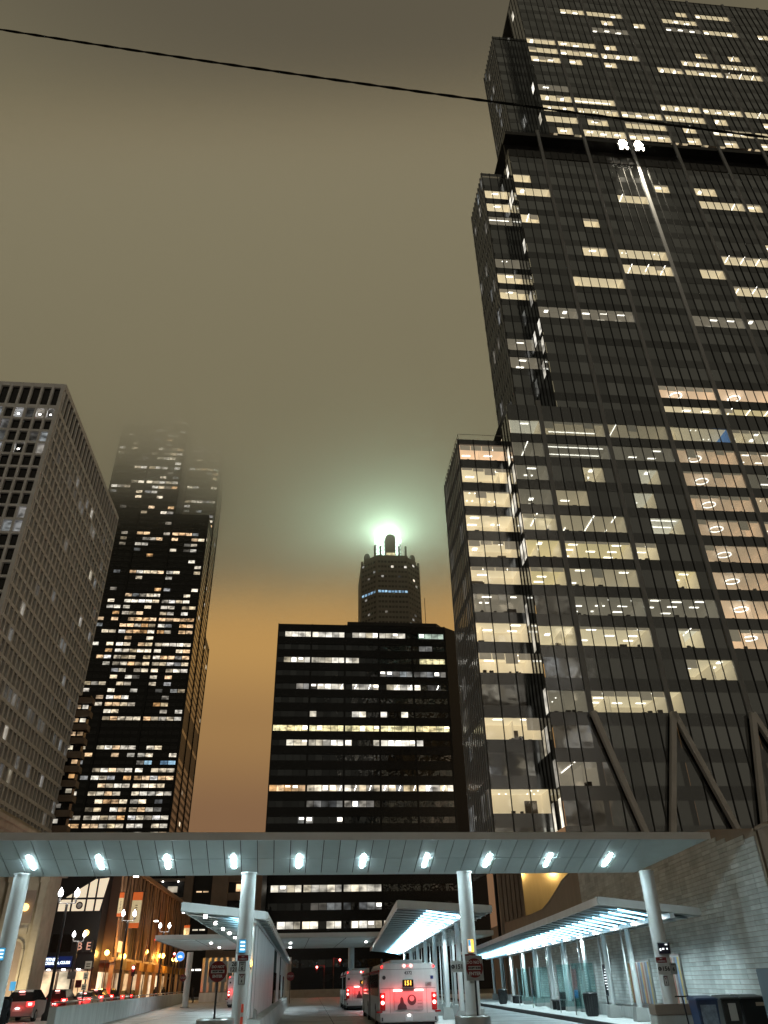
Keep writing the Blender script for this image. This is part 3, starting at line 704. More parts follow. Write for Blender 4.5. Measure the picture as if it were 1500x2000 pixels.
for k in range(22):
    z0 = 87.3 - 3.92 * k; z1 = z0 + 1.5
    B(-.05, 49.3, .02, .24, z1 + .05, z0 + 3.87).build('spandrel', 'spandrel_black', cb, fix=False)
    for i in range(25):
        xa = i * pw + .06; xb = xa + pw - .1; mt = None
        if i % 5 == 4: xb -= .35
        for a, b, h in CR.get(k, []):
            if a <= (xa + xb) / 2 <= b and R.random() < .93: mt = HU[h]
        if mt:
            link('lit_window', pane_mesh(mt), cb, None, (xa, .1, z0), 0, (xb - xa, 1, z1 - z0)); cn += 1
            if k in (4, 11) and i % 2 and i > 8: MB().bar((xa + .7, .06, z0 + .15), (xa + 1.2, .06, z1 - .15), .3, .06).build('lamp_strip', 'white_lamp', cb, fix=False)
            elif R.random() < .25: B(xa + .3, xa + 1.5, .05, .09, z0 + R.uniform(.1, 1.0), z0 + 1.35).build('ceiling_lamp', 'room_lamp', cb, fix=False)
        else:
            t = [R.gauss(0, .012) for _ in range(3)]
            cm.face([(xa, .2 + t[0], z0 - .02), (xb, .2 + t[1], z0 - .02), (xb, .2 + t[2], z1 + .02), (xa, .2 + t[0] + t[2] - t[1], z1 + .02)], 0)
o = cm.build('dark_panes', ['glass_black'], cb, fix=False); o['kind'] = 'stuff'
for i in range(6): B(i * 9.8 - .16, i * 9.8 + .16, -.12, .2, 0, 91.2).build('pier', 'spandrel_black', cb, fix=False)

# ================================================================== TOWER WITH THE GLOWING CROWN
ct = thing('crown_tower', 'octagonal tower with a glowing green-white drum crown rising behind the dark slab', 'tower', (4.87, 474, 0), GA)
M['crown_stone'] = mat('crown_stone', (.22, .19, .16), .75, var=.15, scale=.1)
def octa(w, c): return [(-w, c), (-c, 0), (c, 0), (w, c), (w, c + 2 * c + 10), (c, c * 2 + 22), (-c, c * 2 + 22), (-w, c + 2 * c + 10)]
oc = octa(21.8, 11.2)
MB().prism(oc, 0, 263).build('shaft', 'crown_stone', ct)
MB().prism([(p[0] * .9, p[1] * .9 + 2) for p in oc], 263, 267.5).build('upper_shaft', 'crown_stone', ct)
for x, y in ((-21, 11), (-11, .6), (11, .6), (21, 11)): B(x - .8, x + .8, y - .5, y + 1.0, 0, 266).build('pier', 'crown_stone', ct)
M['crown_glow'] = glow('crown_glow', (.70, 1, .80), 4.0, True)
cyc = 22.0
dr = MB()
for i in range(32):
    a, b = 2 * math.pi * i / 32, 2 * math.pi * (i + 1) / 32
    dr.face([(9.6 * math.cos(a), cyc + 9.6 * math.sin(a), 266), (9.6 * math.cos(b), cyc + 9.6 * math.sin(b), 266), (9.6 * math.cos(b), cyc + 9.6 * math.sin(b), 288.5), (9.6 * math.cos(a), cyc + 9.6 * math.sin(a), 288.5)])
dr.build('crown_drum', 'crown_glow', ct)
for i in range(32):
    t = 2 * math.pi * i / 32; x, y = 9.9 * math.cos(t), cyc + 9.9 * math.sin(t)
    B(x - .22, x + .22, y - .22, y + .22, 266, 288).build('crown_mullion', 'crown_stone', ct, fix=False)
    B(x - .25, x + .25, y - .25, y + .25, 288, 292.5).build('crown_tine', 'crown_glow', ct, fix=False)
for k in range(6): MB().lathe([(9.95, 0), (9.95, .25)], 32, (0, cyc, 268 + k * 3.4)).build('crown_ring', 'crown_stone', ct)
mb = MB(); n = 12; pts = [(-3.8, 267)] + [(-3.8 * math.cos(math.pi * i / n), 284 + 3.8 * math.sin(math.pi * i / n)) for i in range(n + 1)] + [(3.8, 267)]
mb.slab([(p[0], 5.5, p[1]) for p in pts], (0, 6, 0)); mb.build('vault_front', 'crown_stone', ct)
B(-3.2, 3.2, 5.3, 5.45, 267.2, 271.5).build('vault_window', 'lit_yellow', ct)
for x in (-8.4, 5.6, 10.5, -12.5): B(x, x + 1.4, 4.5, 6.5, 266, 277).build('pinnacle', 'crown_stone', ct)
for x, y in ((-17, 14), (17, 14), (-17, 34), (17, 34)):
    MB().lathe([(2.4, 0), (2.4, 9), (1.6, 11)], 12, (x, y, 263)).build('turret', 'crown_stone', ct)
wm = MB(); GT = [mat('crown_pane', (.10, .09, .08), .2, rnd=.2), 'lit_dim', 'lit_white', 'lit_blue']
for k in range(22):
    z = 176 + k * 4.0
    for i in range(9):
        xa = -10.2 + i * 2.3 + (.4 if i > 2 else 0) + (.4 if i > 5 else 0); q = R.random()
        m = 3 if k == 15 and R.random() < .8 else (2 if q < .025 else (1 if q < .07 else 0))
        wm.face([(xa, -.04, z), (xa + 1.8, -.04, z), (xa + 1.8, -.04, z + 1.7), (xa, -.04, z + 1.7)], m)
    for s in (-1, 1):
        for i in range(5):
            t0, t1 = .08 + i * .18, .08 + i * .18 + .13; q = R.random(); m = 2 if q < .02 else (1 if q < .10 else 0)
            if k == 15 and s < 0: m = 3
            A = Vector((s * 11.2, 0, 0)); Bv = Vector((s * 21.8, 11.2, 0)); a, b = A.lerp(Bv, t0) + Vector((0, -.05, 0)), A.lerp(Bv, t1) + Vector((0, -.05, 0))
            wm.face([(a.x, a.y, z), (b.x, b.y, z), (b.x, b.y, z + 1.7), (a.x, a.y, z + 1.7)], m)
o = wm.build('far_windows', GT, ct, fix=False); o['kind'] = 'stuff'
lamp('crown_flood', 'POINT', (0, cyc, 291), 1.6e5, (.64, 1, .70), 2.0, parent=ct)
MB().tube((24, 8, 0), (24, 8, 236), .2, n=6).build('antenna', 'black', ct)

# low cloud that hides the tops of the two far towers
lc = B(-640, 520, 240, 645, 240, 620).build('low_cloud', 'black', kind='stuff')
m = bpy.data.materials.new('cloud'); m.use_nodes = True; t = m.node_tree; t.nodes.clear(); N = t.nodes.new; L = t.links.new
o = N('ShaderNodeOutputMaterial'); pv = N('ShaderNodeVolumePrincipled'); pv.inputs['Color'].default_value = (1, 1, 1, 1); pv.inputs['Anisotropy'].default_value = .5
ge = N('ShaderNodeNewGeometry'); sp = N('ShaderNodeSeparateXYZ'); L(ge.outputs['Position'], sp.inputs[0])
nz = N('ShaderNodeTexNoise'); nz.inputs['Scale'].default_value = .011; nz.inputs['Detail'].default_value = 2; L(ge.outputs['Position'], nz.inputs[0])
def ramp(src, a, b):
    r = N('ShaderNodeMapRange'); r.interpolation_type = 'SMOOTHSTEP'; r.inputs[1].default_value = a; r.inputs[2].default_value = b; L(src, r.inputs[0]); return r.outputs[0]
def mul(a, b):
    q = N('ShaderNodeMath'); q.operation = 'MULTIPLY'; L(a, q.inputs[0])
    if isinstance(b, float): q.inputs[1].default_value = b
    else: L(b, q.inputs[1])
    return q.outputs[0]
zz = N('ShaderNodeMath'); zz.operation = 'MULTIPLY_ADD'; L(nz.outputs[0], zz.inputs[0]); zz.inputs[1].default_value = 48.0; L(sp.outputs['Z'], zz.inputs[2])
v = ramp(zz.outputs[0], 244, 388); v = mul(v, v)
v = mul(v, ramp(sp.outputs['Z'], 610, 440)); v = mul(v, ramp(sp.outputs['X'], -630, -330)); v = mul(v, ramp(sp.outputs['X'], 510, 200)); v = mul(v, ramp(sp.outputs['Y'], 245, 400)); v = mul(v, ramp(sp.outputs['Y'], 640, 520))
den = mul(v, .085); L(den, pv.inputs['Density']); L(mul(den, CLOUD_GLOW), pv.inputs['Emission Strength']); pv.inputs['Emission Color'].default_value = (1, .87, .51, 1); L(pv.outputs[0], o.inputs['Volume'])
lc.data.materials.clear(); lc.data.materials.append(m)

# ================================================================== BUS STATION CANOPY
CA = math.radians(7.05)
cp = thing('entrance_canopy', 'long white entrance canopy with an upturned panelled soffit and a row of light strips', 'canopy', (8.23, 27.75, 4.6), CA)
ZS, TL, YF = 4.6, .34, -2.15                    # the soffit rises towards the front edge
def sof(x, y, d=0): return (x + (1.76 * y / YF if x > -.01 else 0), y, -y * TL + d)
mb = MB(); mb.hexa([sof(-30, YF, .06), sof(0, YF, .06), sof(0, 0, .06), sof(-30, 0, .06), (-30, YF, .93), (1.76, YF, .93), (0, 0, .93), (-30, 0, .93)]); mb.build('roof_body', 'joint', cp)
mb = MB(); mb.hexa([(-30, YF - .06, .70), (1.8, YF - .06, .70), (1.78, YF - .003, .70), (-30, YF - .003, .70), (-30, YF - .06, .92), (1.8, YF - .06, .92), (1.78, YF - .003, .92), (-30, YF - .003, .92)]); mb.build('fascia', 'fascia', cp, bevel=.01)
B(-30, 0, .003, .05, .0, .95).build('rear_fascia', 'fascia', cp)
for i in range(58):
    x1 = -.0 - i * .506; x0 = x1 - .482
    for ya, yb in ((YF + .01, -1.02), (-1.0, -.01)):
        dz = R.uniform(-.002, .002); k = [sof(x0, ya, dz), sof(x1, ya, dz), sof(x1, yb, dz), sof(x0, yb, dz)]
        MB().slab(k, (0, 0, .03)).build('soffit_panel', 'soffit', cp)
for i in range(12):
    x = -1.23 - 2.024 * i; p, q_ = Vector(sof(x, -1.24, .008)), Vector(sof(x, -.46, .008))
    f = MB().bar(p, q_, .09, .05).build('light_strip', 'lamp_cold', cp, bevel=.008)
    MB().bar(p + Vector((0, -.03, .034)), q_ + Vector((0, .03, .014)), .14, .05).build('trim', 'white_paint', f)
COLP = []
for i, (px, lab) in enumerate([(44, 'white round canopy column at the edge beside the limestone station'), (487, 'white round canopy column carrying the number 6 sign and the yield sign'),
                               (906, 'white round canopy column beside the 151 route sign'), (1262, 'white round canopy column carrying the 156 route sign')]):
    q = atz(px, 1709.5 - px * .005, ZS); q = Vector((q.x * .985, q.y * .985, 0)); COLP.append(q)
    c = thing('canopy_column', lab, 'column', q, 0, 'columns under the entrance canopy')
    MB().tube((0, 0, 0), (0, 0, ZS - .004), .225, n=28).build('shaft', 'white_paint', c, smooth=True)
    MB().tube((0, 0, 0), (0, 0, .12), .34, n=24).build('base_plate', 'steel', c, smooth=True)
    MB().tube((0, 0, ZS - .05), (0, 0, ZS - .01), .255, n=28).build('collar', 'white_paint', c, smooth=True)

# ================================================================== SHELTERS
def lerp_line(P, t):                       # point on a polyline given by Y
    for a, b in zip(P, P[1:]):
        if t <= b[1]: break
    k = (t - a[1]) / (b[1] - a[1]); return a[0] + (b[0] - a[0]) * k
SLATM = {}
def shelter(name, label, beam, y0, y1, side, zb, out, zo, inn, zi, colys, pitch=1.3, light=(.2, 1.5), energy=55, nl=7, mull=True, walls=True, zp=.15, outer=False):
    """beam: plan polyline of the column line. side -1: the high roof edge is to the left of it, +1: to the right"""
    t = thing(name, label, 'bus shelter', (lerp_line(beam, y0), y0, 0)); ox, oy = t.location.x, t.location.y
    X = lambda y: lerp_line(beam, y) - ox
    n = int((y1 - y0) / pitch); s = side
    for i in range(n):
        y = y0 + i * pitch; x = X(y); yl = y - oy; bw = pitch * .80
        mb = MB(); mb.hexa([(x + s * out, yl, zo - .20), (x - s * inn, yl, zi - .18), (x - s * inn, yl + bw, zi - .06), (x + s * out, yl + bw, zo - .08),
                            (x + s * out, yl, zo - .16), (x - s * inn, yl, zi - .14), (x - s * inn, yl + bw, zi - .02), (x + s * out, yl + bw, zo - .04)])
        mb.build('slat', 'slat', t, fix=True)
        f = lambda d: zb + (zo - zb) * d / out
        mb = MB(); ya = yl + bw + pitch * .10
        mb.bar((x + s * light[0], ya, f(light[0]) - .035), (x + s * light[1], ya, f(light[1]) - .035), .05, .04); mb.build('light_strip', 'strip_cold', t, fix=False)
    segs = 14
    mb = MB(); fb = MB(); bm_ = MB(); rb = MB()
    for k in range(segs):
        ya, yb = y0 - .1 + (y1 - y0 + .2) * k / segs, y0 - .1 + (y1 - y0 + .2) * (k + 1) / segs; xa, xb = X(ya), X(yb); A, Bb = ya - oy, yb - oy
        mb.hexa([(xa + s * (out + .02), A, zo + .002), (xa - s * inn, A, zi + .002), (xb - s * inn, Bb, zi + .002), (xb + s * (out + .02), Bb, zo + .002),
                 (xa + s * (out + .02), A, zo + .07), (xa - s * inn, A, zi + .07), (xb - s * inn, Bb, zi + .07), (xb + s * (out + .02), Bb, zo + .07)])
        fb.hexa([(xa + s * out + .0, A, zo - .17), (xa + s * (out + .05), A, zo - .17), (xb + s * (out + .05), Bb, zo - .17), (xb + s * out, Bb, zo - .17),
                 (xa + s * out, A, zo + .08), (xa + s * (out + .05), A, zo + .08), (xb + s * (out + .05), Bb, zo + .08), (xb + s * out, Bb, zo + .08)])
        bm_.bar((xa, A, zb - .03), (xb, Bb, zb - .03), .16, .16); rb.bar((xa - s * inn, A, zi - .02), (xb - s * inn, Bb, zi - .02), .06, .2)
    mb.build('roof_sheet', 'slat', t); fb.build('eave', 'white_paint', t); bm_.build('beam', 'white_paint', t); rb.build('rear_edge', 'white_paint', t)
    x = X(y0)
    mb = MB(); mb.hexa([(x + s * out, -.16, zo - .17), (x - s * inn, -.16, zi - .14), (x - s * inn, -.1, zi - .14), (x + s * out, -.1, zo - .17), (x + s * out, -.16, zo + .09), (x - s * inn, -.16, zi + .09), (x - s * inn, -.1, zi + .09), (x + s * out, -.1, zo + .09)])
    mb.build('end_fascia', 'white_paint', t)
    yq = y0 + .8
    while yq < min(y1, y0 + 40):                   # small downlights along the beam
        x = X(yq) + s * .22; d_ = MB().tube((x, yq - oy, zb - .1), (x, yq - oy, zb - .03), .06, n=12).build('downlight', 'white_lamp', t)
        lamp('downlight_beam', 'SPOT', (x, yq - oy, zb - .13), energy, (.72, .95, 1), .06, parent=t, spot=math.radians(150), blend=.6)
        if outer:  # extra row of lamps added to brighten the lane and barrier
            x = X(yq) + s * out * .72; zq = zb + (zo - zb) * .72; MB().tube((x, yq - oy, zq - .2), (x, yq - oy, zq - .1), .06, n=12).build('downlight', 'white_lamp', t)
            lamp('downlight_beam', 'SPOT', (x, yq - oy, zq - .23), energy * 1.3, (.72, .95, 1), .06, parent=t, spot=math.radians(160), blend=.5)
        yq += 3.2
    for y in colys:
        x = X(y); yl = y - oy
        MB().tube((x, yl, zp + .42), (x, yl, zb - .1), .105, n=14).build('post', 'white_paint', t, smooth=True)
        MB().hexa([(x - .26, yl - .3, zp), (x + .26, yl - .3, zp), (x + .26, yl + .3, zp), (x - .26, yl + .3, zp), (x - .2, yl - .25, zp + .48), (x + .2, yl - .25, zp + .44), (x + .2, yl + .25, zp + .44), (x - .2, yl + .25, zp + .48)]).build('pedestal', 'concrete', t, bevel=.015)
    if mull:
        for a, b in zip(colys, colys[1:]):
            for q in (.33, .66):
                y = a + (b - a) * q; B(X(y) + .45 - .03, X(y) + .45 + .03, y - oy - .03, y - oy + .03, zp + .45, zb - .02).build('mullion', 'white_paint', t, fix=False)
            if walls:
                mb = MB(); xa, xb = X(a) + .45, X(b) + .45
                mb.bar((xa, a - oy + .2, zp + .22), (xb, b - oy - .2, zp + .22), .3, .4); mb.build('low_wall', 'pale_concrete', t)
                mb = MB(); mb.bar((xa, a - oy, zp + .45), (xb, b - oy, zp + .45), .06, .05); mb.build('sill_rail', 'steel', t)
    return t, X, ox, oy
RB = [(9.66, 25), (9.6, 36), (9.4, 48), (9.3, 69), (8.9, 90)]
cy_r = [35, 38.95, 43, 47.6, 52.2, 57.4, 62.4, 69, 74.5, 80]
sr, Xr, oxr, oyr = shelter('bus_shelter', 'curved slatted bus shelter along the textured brick wall, with bins and benches under it', RB, 29.2, 84, -1, 3.42, 2.45, 3.92, 1.0, 3.5, cy_r, energy=260, nl=8)
CBm = [(3.05, 28), (2.66, 35.3), (2.18, 45.5), (1.59, 57.6), (.89, 71.5), (-.2, 90)]
cy_c = [35.3, 40.5, 45.5, 51.3, 57.6, 64.4, 71.5]
sc, Xc, oxc, oyc = shelter('bus_shelter', 'slatted bus shelter on the middle island, its roof reaching over the 151 bus', CBm, 32.2, 78, -1, 3.8, 2.62, 4.2, .95, 3.95, cy_c, energy=230, nl=7, walls=False, zp=.16)
for a in cy_c:
    for q in (.16, .5):
        y = a + 5 * q; B(Xc(y) + .62, Xc(y) + .74, y - oyc - .05, y - oyc + .05, .5, 3.78).build('post', 'white_paint', sc, fix=False)
mb = MB()
for a, b in zip(cy_c, cy_c[1:]): mb.bar((Xc(a) + .7, a - oyc, .42), (Xc(b) + .7, b - oyc, .42), .35, .5)
mb.build('low_wall', 'concrete', sc)
# left shelter: the flank towards us is a screen of white fins
LB = [(-4.15, 24), (-4.70, 29.5), (-6.24, 44), (-11.1, 90)]
sl, Xl, oxl, oyl = shelter('bus_shelter', 'slatted bus shelter behind the number 6 sign, its flank a screen of white fins', LB, 27.0, 88, -1, 3.42, 2.35, 3.85, .38, 3.52, [], energy=200, nl=8, light=(.15, 1.15), outer=True, mull=False, walls=False)
yy = 28.2
while yy < 86:
    x = Xl(yy); dw = .20
    if not (47 < yy < 51.5 or 58 < yy < 62):
        B(x - .1, x + .004, yy - oyl - .42, yy - oyl + .42, .74, 3.40).build('fin', 'white_paint', sl, fix=False)
    yy += 1.75
for k in range(8):
    a, b = 28 + k * 7.2, 28 + (k + 1) * 7.2
    mb = MB(); mb.hexa([(Xl(a) - .12, a - oyl, .76), (Xl(a) - .006, a - oyl, .76), (Xl(b) - .006, b - oyl, .76), (Xl(b) - .12, b - oyl, .76), (Xl(a) - .12, a - oyl, 3.36), (Xl(a) - .006, a - oyl, 3.36), (Xl(b) - .006, b - oyl, 3.36), (Xl(b) - .12, b - oyl, 3.36)])
    mb.build('screen_panel', mat('screen_glass', (.07, .10, .10), .95, var=.2, scale=.5, spec=0.0), sl)
    mb = MB(); mb.hexa([(Xl(a) - .45, a - oyl, 0), (Xl(a) + .42, a - oyl, 0), (Xl(b) + .42, b - oyl, 0), (Xl(b) - .45, b - oyl, 0), (Xl(a) - .45, a - oyl, .78), (Xl(a) + .30, a - oyl, .68), (Xl(b) + .30, b - oyl, .68), (Xl(b) - .45, b - oyl, .78)])
    mb.build('plinth', 'pale_concrete', sl)
for ya, yb in ((47.6, 51), (58.4, 61.6), (69, 72)):
    mb = MB(); mb.hexa([(Xl(ya) + .02, ya - oyl, .8), (Xl(ya) + .08, ya - oyl, .8), (Xl(yb) + .08, yb - oyl, .8), (Xl(yb) + .02, yb - oyl, .8), (Xl(ya) + .02, ya - oyl, 2.2), (Xl(ya) + .08, ya - oyl, 2.2), (Xl(yb) + .08, yb - oyl, 2.2), (Xl(yb) + .02, yb - oyl, 2.2)])
    mb.build('window', 'bus_glass', sl)
# furniture under the right shelter
def trash(label, x, y):
    t = thing('trash_can', label, 'trash can', (x, y, .15), 0, 'trash cans on the platform')
    MB().lathe([(.24, 0), (.27, .1), (.30, .78), (.33, .80), (.33, .88), (.28, .92)], 20).build('body', 'black', t, smooth=True)
    for i in range(16):
        a = 2 * math.pi * i / 16; MB().bar((.265 * math.cos(a), .265 * math.sin(a), .06), (.315 * math.cos(a), .315 * math.sin(a), .78), .03).build('stave', 'dark_metal', t, fix=False)
    MB().tube((0, 0, .92), (0, 0, .94), .16, n=16).build('opening_rim', 'rubber', t)
q = atz(1158, 1985, .15); trash('black round trash can on the platform, nearer than its twin', q.x, q.y)
q = atz(983, 1961, .15); trash('black round trash can far along the platform', q.x, q.y)
def bench(label, y):
    x = Xr(y) + oxr - .2; t = thing('bench', label, 'bench', (x, y, .15), 0, 'benches on the platform')
    for k in range(4): B(-.28 + k * .14, -.17 + k * .14, -.8, .8, .42, .46).build('slat', 'dark_metal', t)
    for yy_ in (-.6, .6): B(-.25, .25, yy_ - .04, yy_ + .04, 0, .42).build('leg', 'dark_metal', t)
    B(.24, .28, -.8, .8, .5, .85).build('backrest', 'dark_metal', t)
bench('low dark bench between posts beside the nearer trash can', 49.8); bench('low dark bench beside the far trash can', 66)
def panel(name, label, y, w, z0, z1, mt, frame='steel', dx=.52, cat='panel'):
    x = Xr(y) + oxr + dx - .25; t = thing(name, label, cat, (x, y, 0))
    B(-.03, .03, -w / 2, w / 2, z0, z1).build('frame', frame, t); B(-.045, -.032, -w / 2 + .05, w / 2 - .05, z0 + .05, z1 - .05).build('face', mt, t)
    for s_ in (-1, 1): B(-.03, .03, s_ * w / 2 - .03, s_ * w / 2 + .03, .15, z0).build('leg', frame, t)
    return t
M['ad_red'] = mat('ad_red', (.45, .03, .03), .3, var=.3, scale=3, emit=(.5, .05, .05), strength=.25, sample=False)
t = panel('advert_panel', 'red and blue lit poster panel under the platform shelter', 47.0, 1.3, .7, 2.1, 'ad_red', cat='poster')
B(-.05, -.046, -.6, .6, .75, 1.1).build('blue_band', mat('ad_blue', (.05, .2, .5), .3, emit=(.05, .25, .6), strength=.3, sample=False), t)
t = panel('information_screen', 'black information screen with white lines of text on the platform', 40.4, .9, .9, 2.15, 'screen_dark', 'black', cat='screen')
for k in range(8): B(-.05, -.046, -.32, R.uniform(0, .3), 1.15 + k * .11, 1.19 + k * .11).build('text_line', 'screen_white', t)
t = panel('map_panel', 'white framed map panel under the platform shelter', 44.6, 1.1, .8, 2.0, 'sign_white', cat='panel')
for k in range(3): B(-.05, -.046, -.45 + k * .3, -.42 + k * .3, .9, 1.9).build('map_fold', 'sign_grey', t)
t = panel('mural_panel', 'colourful striped mural panel behind the 156 column', 36.4, 3.2, .62, 2.2, 'sign_grey', dx=.9, cat='mural')
for k in range(16): B(-.055, -.046, -1.55 + k * .19, -1.37 + k * .19, .7, 2.12).build('stripe', mat('mural%d' % (k % 5), [(.35, .25, .08), (.1, .18, .3), (.12, .1, .12), (.3, .28, .25), (.25, .08, .05)][k % 5], .5, var=.4, scale=4), t)
t = panel('mural_panel', 'narrow mural strip at the near end of the platform shelter', 31.6, 1.0, .62, 2.3, 'sign_grey', dx=.9, cat='mural')
for k in range(5): B(-.055, -.046, -.45 + k * .19, -.28 + k * .19, .7, 2.2).build('stripe', MATS['mural%d' % k], t)
gp = [(54.5, 'far pale glass windbreak under the platform shelter'), (45.9, 'pale green glass windbreak beside the red poster'), (42.4, 'pale green glass windbreak beside the map panel'), (60, 'most distant glass windbreak under the platform shelter')]
for y, l in gp:
    t = thing('glass_windbreak', l, 'glass screen', (Xr(y) + oxr, y, .15), 0)
    B(-.9, .2, -.01, .01, .25, 2.1).build('pane', 'shelter_glass', t); B(-.92, -.88, -.03, .03, 0, 2.14).build('post', 'steel', t); B(.2, .24, -.03, .03, 0, 2.14).build('post', 'steel', t)

# ================================================================== BRICK WALL, PARAPET, THINGS ALONG IT
wl = thing('brick_wall', 'tall textured brick retaining wall with a sweeping curved top beside the platform', 'wall', (11.5, 0, 0))
prof = [(25.2, 5.42), (29, 6.0), (38, 6.9), (53, 7.35)]
for px, py in ((1098, 1722), (1085, 1744), (1072, 1764), (1060, 1778), (1040, 1787), (1010, 1797), (985, 1805)):
    q = atx(px, py, 11.5); prof.append((q.y, q.z))
prof += [(prof[-1][0] + 12, prof[-1][1] + .2)]
pts = [(0, prof[0][0], 0)] + [(0, y, z) for y, z in prof] + [(0, prof[-1][0], 0)]
mb = MB(); mb.slab(pts, (.5, 0, 0)); mb.build('wall_body', 'parapet', wl)
cpn = MB()
for a, b in zip(prof, prof[1:]): cpn.bar((.25, a[0], a[1] + .04), (.25, b[0], b[1] + .04), .6, .09)
cpn.build('coping', 'parapet', wl)
def topz(y):
    for a, b in zip(prof, prof[1:]):
        if y <= b[0]: return a[1] + (b[1] - a[1]) * (y - a[0]) / (b[0] - a[0])
    return prof[-1][1]
# split-faced courses: real blocks, the nearest as parts, the rest as one mesh
bmesh_blk = B(-.5, .5, -.5, .5, -.5, .5).mesh('block', 'brick', bevel=.0)
rest = MB(); nb = 0; blk = []
for r in range(48):
    z = .42 + r * .142; y = 25.35
    while y < 70:
        if z + .1 < min(topz(y), topz(y + .77)) - .05 and not (y > 50 and z > 4.6): blk.append((y, z))
        y += .765
for y, z in blk:
    th = R.uniform(.024, .036)
    if y < 33.5 and nb < 296:
        o = link('block', bmesh_blk, wl, None, (-th / 2, y + .38, z), 0, (th, .752, .128)); nb += 1
    else: rest.box(-th, 0, y + .006, y + .758, z - .064, z + .064)
o = rest.build('far_blocks', 'brick', wl, fix=False); o['kind'] = 'stuff'
ew = thing('wall_end_pier', 'brown brick end pier of the retaining wall at the picture edge', 'wall', (11.9, 24.9, 0))
B(-.35, 6, -.6, .25, 0, 5.45).build('pier', 'brick_brown', ew); B(-.4, 6, -.65, .3, 5.45, 5.56).build('coping', 'parapet', ew)
for k in range(24): B(-.36, 6, -.615, -.6, .2 + k * .22, .38 + k * .22).build('course', 'brick_brown', ew)
ub = thing('utility_cabinet', 'tall blue-grey steel utility cabinet at the foot of the wall end', 'cabinet', (10.35, 24.0, 0))
B(0, 2.5, 0, 1.0, 0, 1.75).build('body', mat('cab_blue', (.12, .16, .19), .4, var=.15, scale=1), ub, bevel=.02); B(.45, .48, -.012, 0, .1, 1.65).build('door_seam', 'sign_grey', ub); B(.6, .64, -.05, 0, .8, 1.0).build('handle', 'steel', ub)
for i, (x, y, w, c, l, sg) in enumerate([(9.0, 25.7, .62, (.03, .06, .14), 'blue wheeled bin with a patterned front at the foot of the brick wall', 'ad'),
                                        (9.75, 25.9, .55, (.03, .032, .03), 'dark wheeled bin with a white notice between the blue bin and the black bin', 'note'),
                                        (10.45, 26.0, .75, (.016, .015, .014), 'black wheeled bin with a small pale label beside the utility cabinet', 'tag')]):
    t = thing('wheeled_bin', l, 'bin', (x, y, 0), 0, 'wheeled bins by the brick wall'); mm = mat('bin%d' % i, c, .4, var=.2)
    MB().hexa([(-w / 2 + .05, 0, .08), (w / 2 - .05, 0, .08), (w / 2 - .05, .6, .08), (-w / 2 + .05, .6, .08), (-w / 2, -.06, 1.0), (w / 2, -.06, 1.0), (w / 2, .66, 1.0), (-w / 2, .66, 1.0)]).build('body', mm, t, bevel=.02)
    MB().hexa([(-w / 2 - .03, -.1, 1.0), (w / 2 + .03, -.1, 1.0), (w / 2 + .03, .7, 1.0), (-w / 2 - .03, .7, 1.0), (-w / 2, -.05, 1.06), (w / 2, -.05, 1.06), (w / 2, .66, 1.12), (-w / 2, .66, 1.12)]).build('lid', mm, t, bevel=.02)
    for s_ in (-1, 1): MB().tube((s_ * w / 2 - .03, .55, .12), (s_ * w / 2 + .03, .55, .12), .12, n=14).build('wheel', 'rubber', t)
    if sg == 'ad': MB().face; B(-.22, .22, -.075, -.068, .35, .9).build('front_print', mat('bin_print', (.22, .3, .42), .4, var=.6, scale=6), t)
    if sg == 'note': B(-.1, .12, -.08, -.07, .5, .92).build('notice', 'sign_white', t)
    if sg == 'tag': B(.05, .3, -.085, -.075, .84, .93).build('label_plate', mat('tag_paper', (.5, .38, .28), .6), t)
t = thing('kick_scooter', 'black parked kick scooter leaning by the concrete block', 'scooter', (8.55, 26.2, 0), .3)
for y in (0, .9): MB().tube((-.03, y, .1), (.03, y, .1), .1, n=16).build('wheel', 'rubber', t)
B(-.07, .07, .05, .85, .12, .16).build('deck', 'dark_metal', t); MB().tube((0, 0, .12), (0, .1, 1.1), .022, n=8).build('stem', 'dark_metal', t); MB().tube((-.24, .1, 1.1), (.24, .1, 1.1), .018, n=8).build('handlebar', 'dark_metal', t)
t = thing('concrete_block', 'low pale concrete block with a brown top beside the bins', 'barrier', (8.45, 26.9, 0)); B(-.6, .5, 0, .7, 0, .62).build('block', 'pale_concrete', t, bevel=.02); B(-.6, .5, 0, .7, .625, .9).build('top', 'brown_concrete', t, bevel=.02)

# ================================================================== SIGNS
def plate(px0, px1, py0, py1, Y):
    a, b, c = at(px0, (py0 + py1) / 2, Y), at(px1, (py0 + py1) / 2, Y), at((px0 + px1) / 2, (py0 + py1) / 2, Y)
    return c, (b - a).length, at((px0 + px1) / 2, py0, Y).z - at((px0 + px1) / 2, py1, Y).z
def rsign(name, label, box, Y, mt='sign_white', lines=(), cat='sign', t=.012, border=None):
    c, w, h = plate(*box, Y); o = thing(name, label, cat, c)
    B(-w / 2, w / 2, 0, t, -h / 2, h / 2).build('plate', mt, o, bevel=.004)
    B(-.03, .03, t, .35, -.03, .03).build('bracket', 'steel', o)
    if border:
        for q in ((-w / 2 + .012, w / 2 - .012, h / 2 - .03, h / 2 - .018), (-w / 2 + .012, w / 2 - .012, -h / 2 + .018, -h / 2 + .03), (-w / 2 + .012, -w / 2 + .024, -h / 2 + .03, h / 2 - .03), (w / 2 - .024, w / 2 - .012, -h / 2 + .03, h / 2 - .03)):
            B(q[0], q[1], -.003, -.0005, q[2], q[3]).build('border', border, o)
    for s, sz, dx, dz, m_, bo in lines: text('lettering', s, sz * h, m_, o, (dx * w, -.004, dz * h), sx=1.0, bold=bo * h)
    return o, w, h
